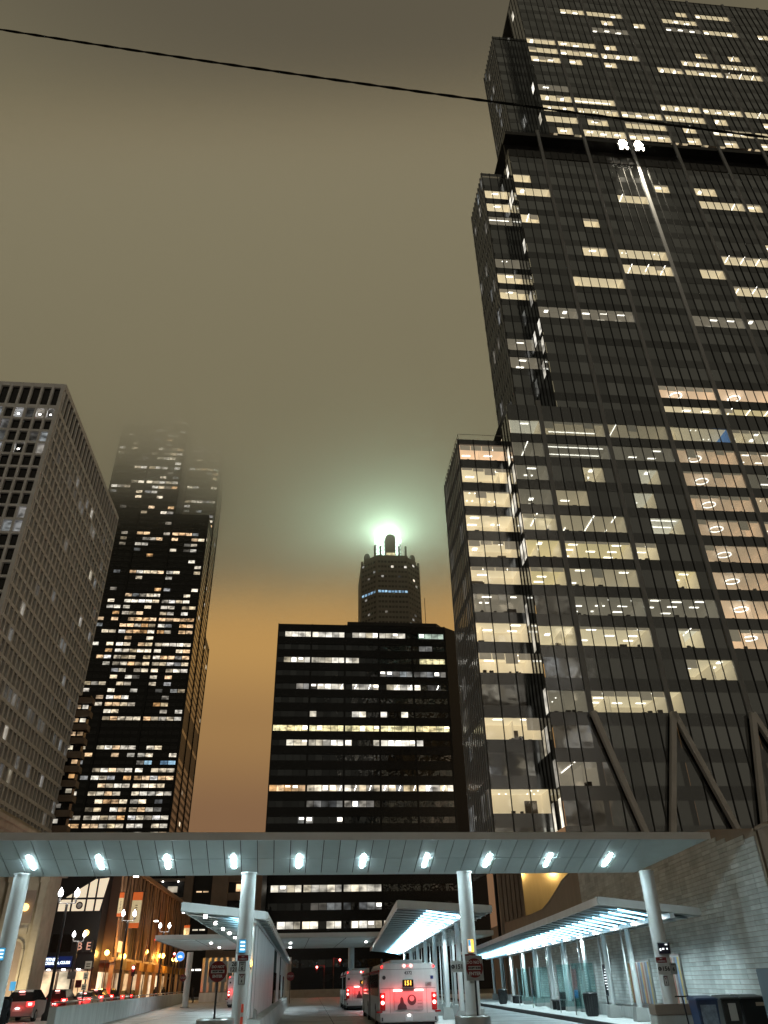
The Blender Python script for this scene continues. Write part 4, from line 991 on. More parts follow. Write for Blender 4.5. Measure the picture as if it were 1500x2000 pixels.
YS = COLP[1].y - .26
def dne(label, box, Y):
    c, w, h = plate(*box, Y); o = thing('do_not_enter_sign', label, 'sign', (c.x, c.y, 0)); z = c.z
    B(-w / 2, w / 2, 0, .015, z - h / 2, z + h / 2).build('plate', 'sign_grey', o, bevel=.004)
    MB().tube((0, -.008, z), (0, -.0005, z), w * .485, n=40).build('disc', 'sign_red', o)
    B(-w * .36, w * .36, -.012, -.0085, z - h * .075, z + h * .075).build('bar', 'sign_white', o)
    text('lettering', 'DO NOT', h * .175, 'sign_white', o, (0, -.012, z + h * .22), bold=.003); text('lettering', 'ENTER', h * .185, 'sign_white', o, (0, -.012, z - h * .23), bold=.003)
    text('lettering', 'EXCEPT BUSES', h * .105, 'ink', o, (0, -.016, z), sx=.86, bold=.004)
    MB().tube((0, .04, 0), (0, .04, z - h * .1), .028, n=10).build('pole', 'dark_metal', o); MB().tube((0, .04, 0), (0, .04, .05), .1, n=14).build('foot', 'dark_metal', o)
    return o
dne('red and white do not enter sign on a black pole before the number 6 column', (407.5, 443.5, 1877, 1918), COLP[1].y - 1.2)
dne('dark red do not enter sign on a black pole before the 151 column', (910, 943.5, 1866, 1915), COLP[2].y - 1.2)
rsign('route_sign', 'white route sign reading 28 and 121', (445, 464, 1877, 1900), YS, lines=[('28', .5, .12, .23, 'ink', .012), ('121', .5, .1, -.23, 'ink', .012)])
rsign('speed_limit_sign', 'white speed limit sign with a black 6 on the column', (466, 480, 1877, 1898), YS - .02, lines=[('SPEED', .17, 0, .34, 'ink', .004), ('LIMIT', .15, 0, .18, 'ink', .004), ('6', .52, 0, -.18, 'ink', .012)], border='ink')
def yield_sign(label, box, Y):
    o, w, h = rsign('yield_to_pedestrians_sign', label, box, Y, border='ink')
    MB().slab([(-w * .33, -.003, h * .42), (w * .33, -.003, h * .42), (0, -.003, h * .08)], (0, .002, 0)).build('triangle', 'sign_red', o)
    MB().slab([(-w * .15, -.006, h * .34), (w * .15, -.006, h * .34), (0, -.006, h * .19)], (0, .002, 0)).build('triangle_centre', 'sign_white', o)
    mb = MB(); mb.tube((0, -.005, -h * .08), (0, -.001, -h * .08), w * .07, n=12); mb.bar((0, -.003, -h * .13), (0, -.003, -h * .25), w * .14, .003); mb.bar((0, -.003, -h * .24), (-w * .16, -.003, -h * .38), w * .09, .003); mb.bar((0, -.003, -h * .24), (w * .17, -.003, -h * .37), w * .09, .003); mb.bar((-w * .2, -.003, -h * .2), (w * .2, -.003, -h * .15), w * .06, .003)
    mb.build('walking_figure', 'ink', o); B(-w * .32, w * .32, -.004, -.001, -h * .44, -h * .41).build('ground_line', 'ink', o)
yield_sign('yield to pedestrians sign under the number 6 sign', (465, 479, 1901, 1924), YS - .02)
for px, py, i, l in ((475, 1871, 1, 'small dark red notice above the number 6 sign'), (919, 1869, 2, 'small dark red notice behind the do not enter sign by the 151 column'), (1292, 1875, 3, 'small dark red notice above the 156 route sign')):
    rsign('notice_sign', l, (px - 11, px + 10, py - 5.5, py + 5.5), COLP[i].y - .3, 'sign_red', [('NO', .33, 0, .24, 'sign_white', .004), ('COMMERCE', .3, 0, -.2, 'sign_white', .006)])
def route(label, n, box, Y):
    o, w, h = rsign('route_sign', label, box, Y, lines=[(n, .55, .16, -.02, 'ink', .016)])
    mb = MB(); mb.tube((-w * .34, -.004, 0), (-w * .34, -.001, 0), h * .19, n=20); mb.build('arrow_disc', 'ink', o)
    mb = MB(); mb.bar((-w * .41, -.007, 0), (-w * .31, -.007, h * .12), h * .06, .004); mb.bar((-w * .41, -.007, 0), (-w * .31, -.007, -h * .12), h * .06, .004); mb.bar((-w * .41, -.007, 0), (-w * .26, -.007, 0), h * .06, .004); mb.build('arrow', 'sign_white', o)
route('white route sign reading 151 with a round arrow beside the column', '151', (881, 905, 1877, 1899), COLP[2].y - .1)
route('white route sign reading 156 with a round arrow on the column', '156', (1285, 1309, 1881, 1903), COLP[3].y - .25)
rsign('speed_limit_sign', 'narrow grey speed limit sign with a 6 beside the 156 sign', (1309, 1322, 1881, 1903), COLP[3].y - .25, 'sign_grey', [('SPEED', .16, 0, .36, 'ink', .003), ('6', .45, 0, -.05, 'ink', .012)])
yield_sign('narrow yield to pedestrians sign on the column before the mural', (1296, 1306, 1905, 1926), COLP[3].y - .28)
rsign('notice_sign', 'small white plate low on the 151 column', (917, 927, 1915, 1921), COLP[2].y - .3, 'sign_white', [('BUS', .7, 0, 0, 'ink', .01)])
def display(label, box, Y, kind):
    c, w, h = plate(*box, Y); o = thing('display_box', label, 'display', c, {'blue': .5, 'dark': .25, 'amber': .35}[kind] * (-1 if kind == 'dark' else 1))
    B(-w / 2, w / 2, 0, .26, -h / 2, h / 2).build('housing', 'sign_grey', o, bevel=.015)
    B(-w * .44, w * .44, -.012, -.002, -h * .44, h * .44).build('screen', {'blue': 'screen_blue', 'dark': 'screen_dark', 'amber': 'amber'}[kind], o)
    if kind == 'dark':
        for x, z, a, b in ((-.3, -.1, .12, .2), (-.08, -.05, .16, .14), (.22, -.05, .08, .14), (.2, .3, .18, .1)): B((x - a / 2) * w, (x + a / 2) * w, -.016, -.013, (z - b / 2) * h, (z + b / 2) * h).build('figure', 'screen_white', o)
    elif kind == 'blue':
        for k in range(3): B(-.3 * w, .3 * w, -.016, -.013, (.22 - k * .25) * h, (.32 - k * .25) * h).build('text_line', 'screen_white', o)
    else:
        B(-.43 * w, .0, -.016, -.013, -.42 * h, .42 * h).build('blue_half', 'screen_blue', o); B(-.36 * w, -.05 * w, -.02, -.017, -.36 * h, -.02 * h).build('text_block', 'screen_white', o)
    B(-.04, .04, .26, .4, -.05, .05).build('bracket', 'steel', o)
display('blue lit arrival display on the column at the edge by the station', (-8, 9, 1850, 1877), COLP[0].y - .3, 'blue')
display('blue lit arrival display on the number 6 column', (466, 481, 1834, 1862), COLP[1].y - .28, 'blue')
display('amber and blue lit arrival display on the 151 column', (913, 926, 1833, 1861), COLP[2].y - .28, 'amber')
display('dark arrival display with white figures on the 156 column', (1285, 1309, 1840, 1864), COLP[3].y - .3, 'dark')
for px0, px1, py, i, l in ((384, 457, 1989, 1, 'low steel drum guard before the number 6 column'), (888, 958, 1983, 2, 'low steel drum guard standing right of the nearest bus')):
    c, w, h = plate(px0, px1, py, py + 8, COLP[i].y - 1.3); ztop = at((px0 + px1) / 2, py, COLP[i].y - 1.3).z
    t = thing('drum_guard', l, 'drum', (c.x, c.y, 0), 0, 'steel drum guards'); MB().lathe([(w / 2, 0), (w / 2, ztop - .03), (w / 2 - .03, ztop), (w / 2 - .08, ztop), (w / 2 - .08, ztop - .2)], 32).build('drum', 'steel', t, smooth=True); MB().lathe([(w / 2 + .006, 0), (w / 2 + .006, .06)], 32, (0, 0, ztop * .45)).build('band', 'dark_metal', t)
q = at(472, 1985, COLP[1].y - .3); t = thing('delineator_post', 'orange delineator post at the foot of the number 6 column', 'post', (q.x, q.y, 0)); zt = at(472, 1961, q.y).z
M['orange'] = mat('orange', (.75, .09, .04), .5, emit=(1, .1, .05), strength=.05); MB().tube((0, 0, .03), (0, 0, zt), .045, .035, 12).build('tube', 'orange', t); MB().tube((0, 0, 0), (0, 0, .03), .14, n=16).build('foot', 'rubber', t)
for k in range(2): MB().tube((0, 0, zt - .3 - k * .3), (0, 0, zt - .2 - k * .3), .05, n=12).build('reflective_band', 'sign_white', t)
q = at(488, 1882, 27.6); t = thing('amber_beacon', 'amber beacon lamp between the number 6 column and the fin screen', 'lamp', q); MB().lathe([(.03, -.09), (.07, -.05), (.085, 0), (.07, .05), (.03, .09)], 14).build('lens', 'amber_lamp', t, smooth=True); MB().tube((0, 0, -.16), (0, 0, -.09), .06, n=12).build('base', 'dark_metal', t); B(-.2, 0, -.02, .02, -.14, -.11).build('arm', 'dark_metal', t)
q = at(488, 1981, 28.6); t = thing('control_cabinet', 'small grey control cabinet with a rounded top beside the number 6 column', 'cabinet', (q.x, q.y, 0)); zt = at(488, 1971, q.y).z
MB().slab([(-.17, 0, 0), (.17, 0, 0), (.17, 0, zt - .06), (.1, 0, zt), (-.1, 0, zt), (-.17, 0, zt - .06)], (0, .4, 0)).build('body', 'concrete', t); B(-.13, .13, -.01, 0, .15, zt - .15).build('door', 'sign_grey', t)

# ================================================================== BUSES
M['bus_side'] = mat('bus_side', (.50, .50, .49), .3, var=.08)
M['red_lens'] = mat('red_lens', (.35, .01, .012), .25)
def bus(label, loc, rz, L=16.5, w=2.5, h=2.42, number='4372', route_no='151', power=1.0):
    b = thing('city_bus', label, 'bus', loc, rz, 'city buses in the station'); hw = w / 2; z0 = .30
    # hull: a lofted shell, tucked in towards the roof, rear face slightly raked
    sec = lambda y, s, dz: [(-hw * s, y, z0), (hw * s, y, z0), (hw * s, y, h * .55), (hw * s * .985, y, h * .86), (hw * s * .94, y, h - .12 + dz), (hw * s * .86, y, h + dz), (-hw * s * .86, y, h + dz), (-hw * s * .94, y, h - .12 + dz), (-hw * s * .985, y, h * .86), (-hw * s, y, h * .55)]
    rings = [sec(.0, .985, -.03), sec(.05, 1, 0), sec(L * .42, 1, 0), sec(L * .5, 1, 0), sec(L - .2, 1, 0), sec(L, .94, -.1)]
    for i in range(2, 10): pass
    mb = MB(); k = len(rings[0])
    for q in rings: mb.v += q
    for r_ in range(len(rings) - 1):
        for i in range(k):
            j = (i + 1) % k; mb.f.append((r_ * k + i, r_ * k + j, (r_ + 1) * k + j, (r_ + 1) * k + i)); mb.m.append(0)
    mb.f.append(tuple(reversed(range(k)))); mb.m.append(0); mb.f.append(tuple((len(rings) - 1) * k + i for i in range(k))); mb.m.append(0)
    hull = mb.build('body', 'bus_white', b)
    B(-.72, .72, .55, L * .35, h, h + .13).build('roof_unit', 'bus_white', b, bevel=.04)
    B(-hw - .012, hw + .012, L * .43, L * .47, z0 + .02, h - .02).build('bellows', 'rubber', b)
    for i in range(9):
        y = .55 + i * 1.55
        if L * .40 < y < L * .47: continue
        for s in (-1, 1):
            B(s * hw - (.006 if s > 0 else .012), s * hw + (.012 if s > 0 else .006), y, y + 1.42, h * .50, h * .84).build('side_window', 'bus_glass', b)
    B(-hw - .008, hw + .008, .3, L - .3, h * .86, h * .90).build('red_stripe', 'red_lens', b)
    B(-hw - .01, -hw + .001, .3, L * .42, z0, h * .44).build('side_panel', 'bus_side', b)
    for y in (2.6, L * .56, L - 2.2):
        for s in (-1, 1):
            wh = MB().tube((s * (hw - .28), y, .46), (s * (hw + .015), y, .46), .46, n=24).build('wheel', 'rubber', b); MB().tube((s * (hw + .012), y, .46), (s * (hw + .03), y, .46), .24, n=18).build('hub', 'steel', wh)
    B(-hw * .94, hw * .94, .1, L - .1, .14, z0 + .05).build('undercarriage', 'black', b)
    # rear end
    B(-hw * .99, hw * .99, -.07, .02, z0 - .02, z0 + .30).build('bumper', mat('bumper', (.42, .40, .38), .5, var=.1), b, bevel=.03)
    for s in (-1, 1): B(s * hw * .9 - .03, s * hw * .9 + .03, -.078, -.068, z0 + .03, z0 + .16).build('bumper_slot', 'black', b)
    for zz_ in (.615, .90): B(-hw * .95, hw * .95, -.003, .01, h * zz_, h * zz_ + .012).build('panel_seam', 'ink', b)
    for s in (-1, 1): B(s * .78 - .006, s * .78 + .006, -.004, .01, h * .2, h * .615).build('panel_seam', 'ink', b)
    for k_ in range(5): B(.74, 1.0, -.006, .01, h * (.64 + k_ * .014), h * (.645 + k_ * .014)).build('vent_slot', 'ink', b)
    d = B(-.62, .62, -.035, 0, h * .29, h * .575).build('engine_door', 'ad_grey', b, bevel=.01); d['label'] = 'grey poster-covered engine door'
    mb = MB(); mb.slab([(-.5 + .02, -.042, h * .30), (-.07, -.042, h * .30), (-.1, -.042, h * .36), (-.2, -.042, h * .40), (-.23, -.042, h * .47), (-.29, -.042, h * .49), (-.35, -.042, h * .47), (-.36, -.042, h * .40), (-.46, -.042, h * .36)], (0, .004, 0)); mb.build('poster_figure', mat('poster_dark', (.05, .025, .03), .5), d)
    MB().tube((.14, -.045, h * .44), (.14, -.037, h * .44), .19, n=24).build('poster_disc', MATS['poster_dark'], d); MB().tube((.14, -.05, h * .46), (.14, -.046, h * .46), .1, n=20).build('emblem', 'ad_grey', d)
    for k_ in range(3): B(.38, .58, -.04, -.036, h * (.33 + k_ * .05), h * (.335 + k_ * .05)).build('poster_line', 'ink', d)
    for k_ in range(4): B(-.3, .3, -.03, -.002, h * (.58 + .012 * k_), h * (.584 + .012 * k_)).build('grille_bar', 'black', b)
    sg = B(-.235, .235, -.035, 0, h * .635, h * .745).build('route_display', 'bus_glass', b, bevel=.012); text('lettering', route_no, h * .098, 'amber', sg, (0, -.04, h * .69), bold=.006)
    text('fleet_number', number, .17, 'ink', b, (.02, -.008, h * .845), bold=.003)
    MB().tube((-1.03, -.012, h * .78), (-1.03, 0, h * .78), .075, n=20).build('round_emblem', 'ink', b); B(.98, 1.10, -.012, 0, h * .75, h * .80).build('wheelchair_emblem', mat('badge_blue', (.02, .03, .15), .4), b)
    for s in (-1, 1):
        B(s * .45 - .19, s * .45 + .19, -.07, -.036, h * .572, h * .597).build('brake_bar', 'red_core', b, bevel=.008)
        B(s * 1.10 - .11, s * 1.10 + .11, -.03, 0, h * .29, h * .55).build('lamp_housing', 'red_lens', b, bevel=.01)
        for z, mt in ((.50, 'red_lamp'), (.405, 'red_core')):
            f = MB().tube((s * 1.10, -.06, h * z), (s * 1.10, -.02, h * z), .07, n=18).build('tail_lamp', mt, b); MB().tube((s * 1.10, -.065, h * z), (s * 1.10, -.061, h * z), .045, n=14).build('lens', 'red_core', f)
        MB().tube((s * 1.0 * hw * .9, -.03, h * .945), (s * hw * .9, 0, h * .945), .035, n=12).build('marker_lamp', 'red_lamp', b); MB().tube((s * .15, -.03, h * .955), (s * .15, 0, h * .955), .05, n=12).build('high_brake_lamp', 'red_core', b)
        B(s * hw * .99 - .12, s * hw * .99 + .12, -.04, .5, z0 + .32, z0 + .38).build('rub_rail', 'red_lens', b)
    MB().tube((0, -.03, h * .953), (0, 0, h * .953), .02, n=10).build('marker_lamp', 'red_lamp', b)
    B(-.15, .15, -.09, -.06, z0 + .02, z0 + .25).build('licence_plate', 'sign_white', b); B(-.05, .05, -.11, -.075, z0 + .2, z0 + .25).build('plate_lamp', 'white_lamp', b)
    mb = MB(); pr = None
    for i in range(7):
        a = math.pi * i / 6; p = (-hw * .86, .6 + .18 * (1 - math.cos(a)), h - .05 + .2 * math.sin(a))
        if pr: mb.tube(pr, p, .05, n=8)
        pr = p
    mb.build('exhaust', 'black', b)
    lamp('brake_glow', 'AREA', (0, -.55, h * .58), 7 * power, (1, .03, .03), 1.2, .15, rot=(math.radians(-90), 0, 0), parent=b)
    lamp('brake_glow', 'AREA', (0, -.25, h * .5), 9 * power, (1, .02, .02), 2.2, .3, rot=(math.radians(90), 0, 0), parent=b)
    return b
bus('white city bus with route 151 lit in amber, red lamps glowing, nearest', (.58, 37.6, -.08), math.radians(4.6), h=2.40)
bus('white city bus waiting ahead of the 151 bus', (-2.25, 63.0, 0), math.radians(5.5), 12, number='1784', route_no='60')
bus('white city bus in the outer lane, half hidden behind the number 6 column', (-13.6, 78, 0), math.radians(6.5), 12, number='1902', route_no='28')

# ================================================================== LEFT STREET
def wallrun(name, label, pts, h, th, mt, rail=True, seg=6.0):
    t = thing(name, label, 'barrier', (pts[0][0], pts[0][1], 0)); ox, oy = pts[0]
    for a, b in zip(pts, pts[1:]):
        A, Bv = Vector((a[0] - ox, a[1] - oy, 0)), Vector((b[0] - ox, b[1] - oy, 0)); n = max(1, int((Bv - A).length / seg))
        for i in range(n):
            p, q = A.lerp(Bv, i / n), A.lerp(Bv, (i + 1) / n); d = (q - p).normalized() * .012
            MB().bar(p + d + Vector((0, 0, h / 2)), q - d + Vector((0, 0, h / 2)), th, h).build('panel', mt, t)
            if rail: MB().tube(p + Vector((0, 0, h + .16)), q + Vector((0, 0, h + .16)), .035, n=8).build('rail', 'steel', t); MB().tube(p + Vector((0, 0, h)), p + Vector((0, 0, h + .16)), .025, n=6).build('rail_post', 'steel', t)
    return t
wallrun('concrete_barrier', 'long pale concrete barrier with a handrail between the bus lane and the street', [(-14.3, 37), (-16.55, 50.4), (-26.3, 109)], 1.0, .3, 'pale_concrete')
wallrun('end_barrier', 'low pale concrete barrier closing the far end of the bus lanes', [(-19.5, 128), (-7, 130)], 1.0, .3, 'concrete', False, 3)

def car(label, loc, rz, col, kind='sedan', brake=1.0):
    t = thing('car', label, 'car', loc, rz, 'cars queuing in the street'); pm = mat('paint_%.2f_%.2f_%.2f' % col, col, .25, metal=.3, var=.04)
    L, w, h = (4.5, 1.8, 1.45) if kind == 'sedan' else (4.6, 1.85, 1.68); hw = w / 2
    if kind == 'sedan': low = [(0, .42), (0, .85), (.12, .97), (.9, 1.02), (3.2, .95), (4.3, .75), (4.5, .6), (4.48, .35)]; top = [(.75, 1.0), (1.35, 1.38), (1.9, 1.45), (2.6, 1.42), (3.4, .97)]
    else: low = [(0, .42), (0, .95), (.08, 1.05), (.9, 1.08), (3.2, 1.02), (4.35, .88), (4.6, .65), (4.58, .35)]; top = [(.1, 1.05), (.45, 1.55), (.8, 1.66), (2.5, 1.66), (3.45, 1.05)]
    prof_ = [(0, .3)] + low + [(4.0, .25), (.3, .25)]
    mb = MB(); ins = lambda z: hw - .10 * max(0, (z - .7)) - .08 * max(0, .45 - z)
    n = len(prof_); mb.v += [(-ins(z), y, z) for y, z in prof_] + [(ins(z), y, z) for y, z in prof_]
    for i in range(n):
        j = (i + 1) % n; mb.f.append((i, j, n + j, n + i)); mb.m.append(0)
    mb.f.append(tuple(range(n))); mb.m.append(0); mb.f.append(tuple(reversed(range(n, 2 * n)))); mb.m.append(0)
    mb.build('body', pm, t, bevel=.05, smooth=True)
    mb = MB(); i2 = lambda z: hw - .06 - .42 * (z - .95); n = len(top)
    mb.v += [(-i2(z), y, z) for y, z in top] + [(i2(z), y, z) for y, z in top]
    for i in range(n - 1): mb.f.append((i, i + 1, n + i + 1, n + i)); mb.m.append(0 if top[i][1] > top[0][1] + .2 and top[i + 1][1] > top[0][1] + .2 else 1)
    mb.f.append(tuple(range(n))); mb.m.append(1); mb.f.append(tuple(reversed(range(n, 2 * n)))); mb.m.append(1); mb.f.append((0, n, 2 * n - 1, n - 1)); mb.m.append(0)
    mb.build('cabin', [pm, 'bus_glass'], t)
    for y in (.85, L - .95):
        for s in (-1, 1):
            wh = MB().tube((s * (hw - .2), y, .32), (s * (hw + .01), y, .32), .32, n=20).build('tyre', 'rubber', t); MB().tube((s * (hw + .005), y, .32), (s * (hw + .02), y, .32), .2, n=14).build('rim', 'steel', wh)
    zl = .80 if kind == 'sedan' else .92
    for s in (-1, 1):
        B(s * (hw - .22) - .21, s * (hw - .22) + .21, -.04, .05, zl - .12, zl + .12).build('tail_light', 'red_lamp', t, bevel=.015); B(s * (hw - .22) - .1, s * (hw - .22) + .1, -.06, -.038, zl - .06, zl + .06).build('bulb', 'red_core', t)
        B(s * hw - .05, s * hw + .12, 2.95, 3.1, 1.0, 1.14).build('mirror', pm, t)
    zt = h - .12 if kind == 'sedan' else 1.6
    B(-.16, .16, .28 if kind != 'sedan' else 1.15, .34 if kind != 'sedan' else 1.2, zt - .06, zt).build('high_brake_light', 'red_core', t)
    B(-.26, .26, -.03, 0, .56, .68).build('licence_plate', 'sign_white', t); B(-.12, .12, -.05, -.03, .70, .72).build('plate_lamp', 'white_lamp', t); B(-hw * .9, hw * .9, -.06, .1, .30, .46).build('bumper', pm, t, bevel=.03)
    lamp('brake_glow', 'POINT', (0, -.5, zl), 75 * brake, (1, .02, .02), .3, parent=t)
cars = [(182, 92, (.3, .3, .31), 'suv', 'grey car between the white car and the dark red car'), (226, 107, (.4, .4, .4), 'sedan', 'pale car between the dark red car and the farthest car'), (36, 54, (.42, .44, .46), 'suv', 'silver hatchback car at the head of the barrier, seen from behind'), (106, 70, (.02, .02, .022), 'suv', 'black car between the silver hatchback and the white car'),
        (157, 84, (.55, .55, .55), 'sedan', 'white car in the queue ahead of the black car'), (203, 99, (.12, .02, .02), 'suv', 'dark red car in the queue under the red traffic light'), (243, 114, (.05, .05, .06), 'sedan', 'dark grey car farthest along the queue')]
for px, Y, c, k, l in cars:
    q = at(px, 1960, Y); car(l, (q.x, Y, 0), math.radians(8), c, k, .12 if Y < 60 else 1.3)

def lamp_post(label, px, py, Y, power=260):
    q = at(px, py, Y); t = thing('twin_globe_lamp', label, 'street lamp', (q.x, q.y, 0), math.radians(20), 'twin globe street lamps'); z = q.z
    MB().lathe([(.28, 0), (.26, .3), (.14, .45), (.11, 1.2), (.08, z - .8), (.1, z - .75), (.05, z - .6)], 12).build('pole', 'dark_metal', t, smooth=True)
    MB().tube((-.52, 0, z - .62), (.52, 0, z - .62), .035, n=8).build('crossarm', 'dark_metal', t)
    for s in (-1, 1):
        MB().tube((s * .52, 0, z - .62), (s * .52, 0, z - .34), .05, .09, 10).build('arm_cup', 'dark_metal', t)
        g_ = MB().lathe([(.07, -.22), (.14, -.13), (.165, 0), (.14, .11), (.06, .2), (.035, .23), (.045, .27), (.012, .33)], 16, (s * .52, 0, z)).build('globe', 'globe', t, smooth=True)
        lamp('globe_light', 'POINT', (s * .52, -.45, z), power, (1, .93, .82), .25, parent=t)
lamp_post('twin globe street lamp standing nearest, between the limestone station and the black building', 135, 1744, 56)
lamp_post('small twin globe street lamp before the black building front', 155, 1825, 88)
lamp_post('twin globe street lamp before the first orange banner', 252, 1784, 80)
lamp_post('twin globe street lamp beside the far canopy', 322, 1808, 98)
for i, (px, py, Y) in enumerate([(209, 1861, 98), (242, 1868, 104), (286, 1859, 120), (313, 1867, 128), (318, 1867, 112), (339, 1874, 132), (272, 1876, 130), (345, 1874, 120)]):
    q = at(px, py, Y); t = thing('sodium_lamp', ['orange street lamp at the foot of the first raking braces', 'orange street lamp beside the red traffic light', 'orange street lamp glowing highest along the arcade', 'far orange street lamp under the arcade', 'orange street lamp before the far canopy column', 'orange street lamp close to the round blue sign', 'low orange lamp over the arcade shops', 'orange lamp touching the round blue sign'][i], 'street lamp', (q.x, q.y, 0), 0, 'orange street lamps')
    MB().tube((0, 0, 0), (0, 0, q.z - .2), .06, .04, 8).build('pole', 'dark_metal', t); MB().lathe([(.1, -.26), (.26, -.1), (.29, .06), (.13, .28)], 12, (0, 0, q.z)).build('globe', 'sodium', t, smooth=True)
    lamp('sodium_light', 'POINT', (0, -.5, q.z - .1), 330, (1, .48, .10), .25, parent=t)
def signal(label, px, py, Y, arm=0):
    q = at(px, py, Y); t = thing('traffic_light', label, 'traffic light', (q.x, q.y, 0), 0, 'red traffic lights'); z = q.z
    B(-.18, .18, -.02, .16, z - .8, z + .22).build('housing', 'black', t, bevel=.02)
    for k, m_ in ((0, 'red_core'), (1, 'black'), (2, 'black')):
        MB().tube((0, -.06, z - k * .3), (0, -.021, z - k * .3), .155, n=18).build('lens', m_, t); MB().tube((0, -.2, z - k * .3 + .02), (0, -.021, z - k * .3 + .02), .16, n=14, caps=False).build('visor', 'black', t)
    MB().tube((arm, .1, 0), (arm, .1, z + .3), .07, n=10).build('pole', 'dark_metal', t)
    if arm: MB().tube((0, .1, z + .1), (arm, .1, z + .3), .05, n=8).build('arm', 'dark_metal', t)
    lamp('signal_light', 'POINT', (0, -.4, z), 150, (1, .02, .02), .12, parent=t)
signal('red traffic light above the dark red car', 261, 1890, 96); signal('small red traffic light over the street beyond the globe lamps', 341, 1863, 126)
signal('red traffic light low over the far crossing', 619, 1889, 140, 1.2); signal('red traffic light higher over the far crossing beside the shelter roof', 664, 1875, 134, -1.0)
signal('red traffic light deep in the arcade', 236, 1919, 125)

# limestone station
st = thing('limestone_station', 'limestone station corner with a tall arched niche and gold oval lamp beside the canopy column', 'building', (-25.35, 60, 0), GA)
B(-40, -8, .6, 30, 0, 15.2).build('wall', 'limestone', st); B(-9, .1, .3, 3.2, 0, 9.4).build('corner_bay', 'limestone', st)
for x, w in ((-2.7, .5), (-.42, .5)): B(x, x + w, 0, .35, 0, 8.9).build('pilaster', 'limestone', st, bevel=.03); B(x - .08, x + w + .08, -.08, .36, 8.3, 8.9).build('capital', 'limestone', st, bevel=.04)
for z0_, z1_, d in ((8.95, 9.3, .35), (9.3, 9.6, .55), (9.6, 10.0, .8)): B(-9, .1 + d, -d, 3.2 + d, z0_, z1_).build('cornice', 'limestone', st, bevel=.03)
for z0_, z1_, d in ((13.2, 13.6, .3), (13.6, 14.1, .7), (14.1, 14.5, 1.0)): B(-40, -8 + d, .6 - d, 30, z0_, z1_).build('upper_cornice', 'limestone', st, bevel=.03)
for k in range(26): B(-8.8 - k * 1.4, -8.2 - k * 1.4, .05, .6, 12.7, 13.15).build('dentil', 'limestone', st)
n = 14; arc = [(-1.85, .2)] + [(-1.35 - .5 * math.cos(math.pi * i / n), 4.1 + .5 * math.sin(math.pi * i / n)) for i in range(n + 1)] + [(-.85, .2)]
MB().slab([(p[0], .24, p[1]) for p in arc], (0, .05, 0)).build('niche', 'brown_concrete', st)
for i in range(n):
    a, b = arc[i + 1], arc[i + 2]; MB().bar((a[0] - (a[0] + 1.35) * -.1, .2, a[1] + .06), (b[0] - (b[0] + 1.35) * -.1, .2, b[1] + .06), .12, .14).build('voussoir', 'limestone', st)
for x in (-1.93, -.77): B(x - .08, x + .08, .14, .31, .2, 4.1).build('niche_jamb', 'limestone', st)
MB().tube((-1.2, .05, 6.7), (-1.2, .28, 6.7), .24, n=24).build('oval_lamp', mat('gold_lamp', (.5, .35, .1), .3, emit=(1, .62, .18), strength=3, sample=False), st).scale = (1, 1, 1)
B(-1.75, -.65, .2, .28, 5.7, 7.8).build('lamp_panel', 'brown_concrete', st); B(-1.65, -.75, .14, .21, 5.0, 5.4).build('name_tablet', 'limestone', st)
for k in range(18): B(-40 + .01, -8.01, .57, .62, .8 + k * .72, .815 + k * .72).build('joint', 'brown_concrete', st)
for k in range(12): B(-9.6 - k * 2.4, -8.8 - k * 2.4, .5, .62, 5, 12).build('recess', 'black', st)
lamp('facade_light', 'SPOT', (-1.2, -3.2, .6), 900, (1, .83, .52), .4, rot=(math.radians(118), 0, 0), parent=st, spot=math.radians(70))

# black gym building
fb = thing('black_clad_building', 'black clad building with a stepped lit stair window and blue shop sign', 'building', (-35.6, 95, 0), GA)
B(-26, 2.3, .3, 3.2, 0, 15.5).build('wall', 'black', fb); B(-14, 2.2, .05, .3, 0, 3.5).build('shopfront_back', 'brown_concrete', fb)
sw = [(-4.2, 9.2), (2.0, 9.2), (2.55, 12.6), (1.0, 12.45)]
MB().slab([(x, .2, z) for x, z in sw], (0, .1, 0)).build('stair_window', mat('stair_lit', (.6, .52, .4), .5, emit=(1, .84, .6), strength=.62, sample=False), fb)
for x in (-2.7, -1.2, .4, 1.4): B(x - .09, x + .09, .1, .2, 9.1, 9.3 + max(0, (x + 4.2)) * .62).build('window_bar', 'black', fb)
B(-3.4, 2.4, .1, .19, 10.35, 10.55).build('window_bar', 'black', fb); MB().bar((-4.4, .12, 9.15), (1.1, .12, 12.6), .2).build('window_edge', 'black', fb)
MB().tube((-.3, .14, 9.75), (-.3, .19, 9.75), .38, n=22).build('round_logo', 'ink', fb); MB().tube((-.3, .11, 9.75), (-.3, .138, 9.75), .24, n=20).build('logo_centre', 'sign_white', fb)
sgn = B(-3.7, .0, -.1, .04, 3.75, 4.75).build('sign_band', mat('sign_navy', (.005, .01, .05), .4, emit=(.02, .08, .5), strength=.12, sample=False), fb)
M['sign_glow'] = glow('sign_glow', (.7, .85, 1), 2.2)
MB().tube((-3.2, -.16, 4.28), (-3.2, -.11, 4.28), .34, n=24).build('sign_emblem', 'sign_glow', fb); MB().tube((-3.2, -.19, 4.28), (-3.2, -.165, 4.28), .2, n=20).build('emblem_ring', mat('sign_mid', (.02, .05, .2), .4), fb)
text('lettering', 'FITNESS', .38, 'sign_glow', fb, (-2.1, -.13, 4.45), bold=.015); text('lettering', 'FORMULA', .38, 'sign_glow', fb, (-2.1, -.13, 4.1), bold=.015); text('lettering', 'CLUBS', .36, 'sign_glow', fb, (-.65, -.13, 4.15), bold=.015)
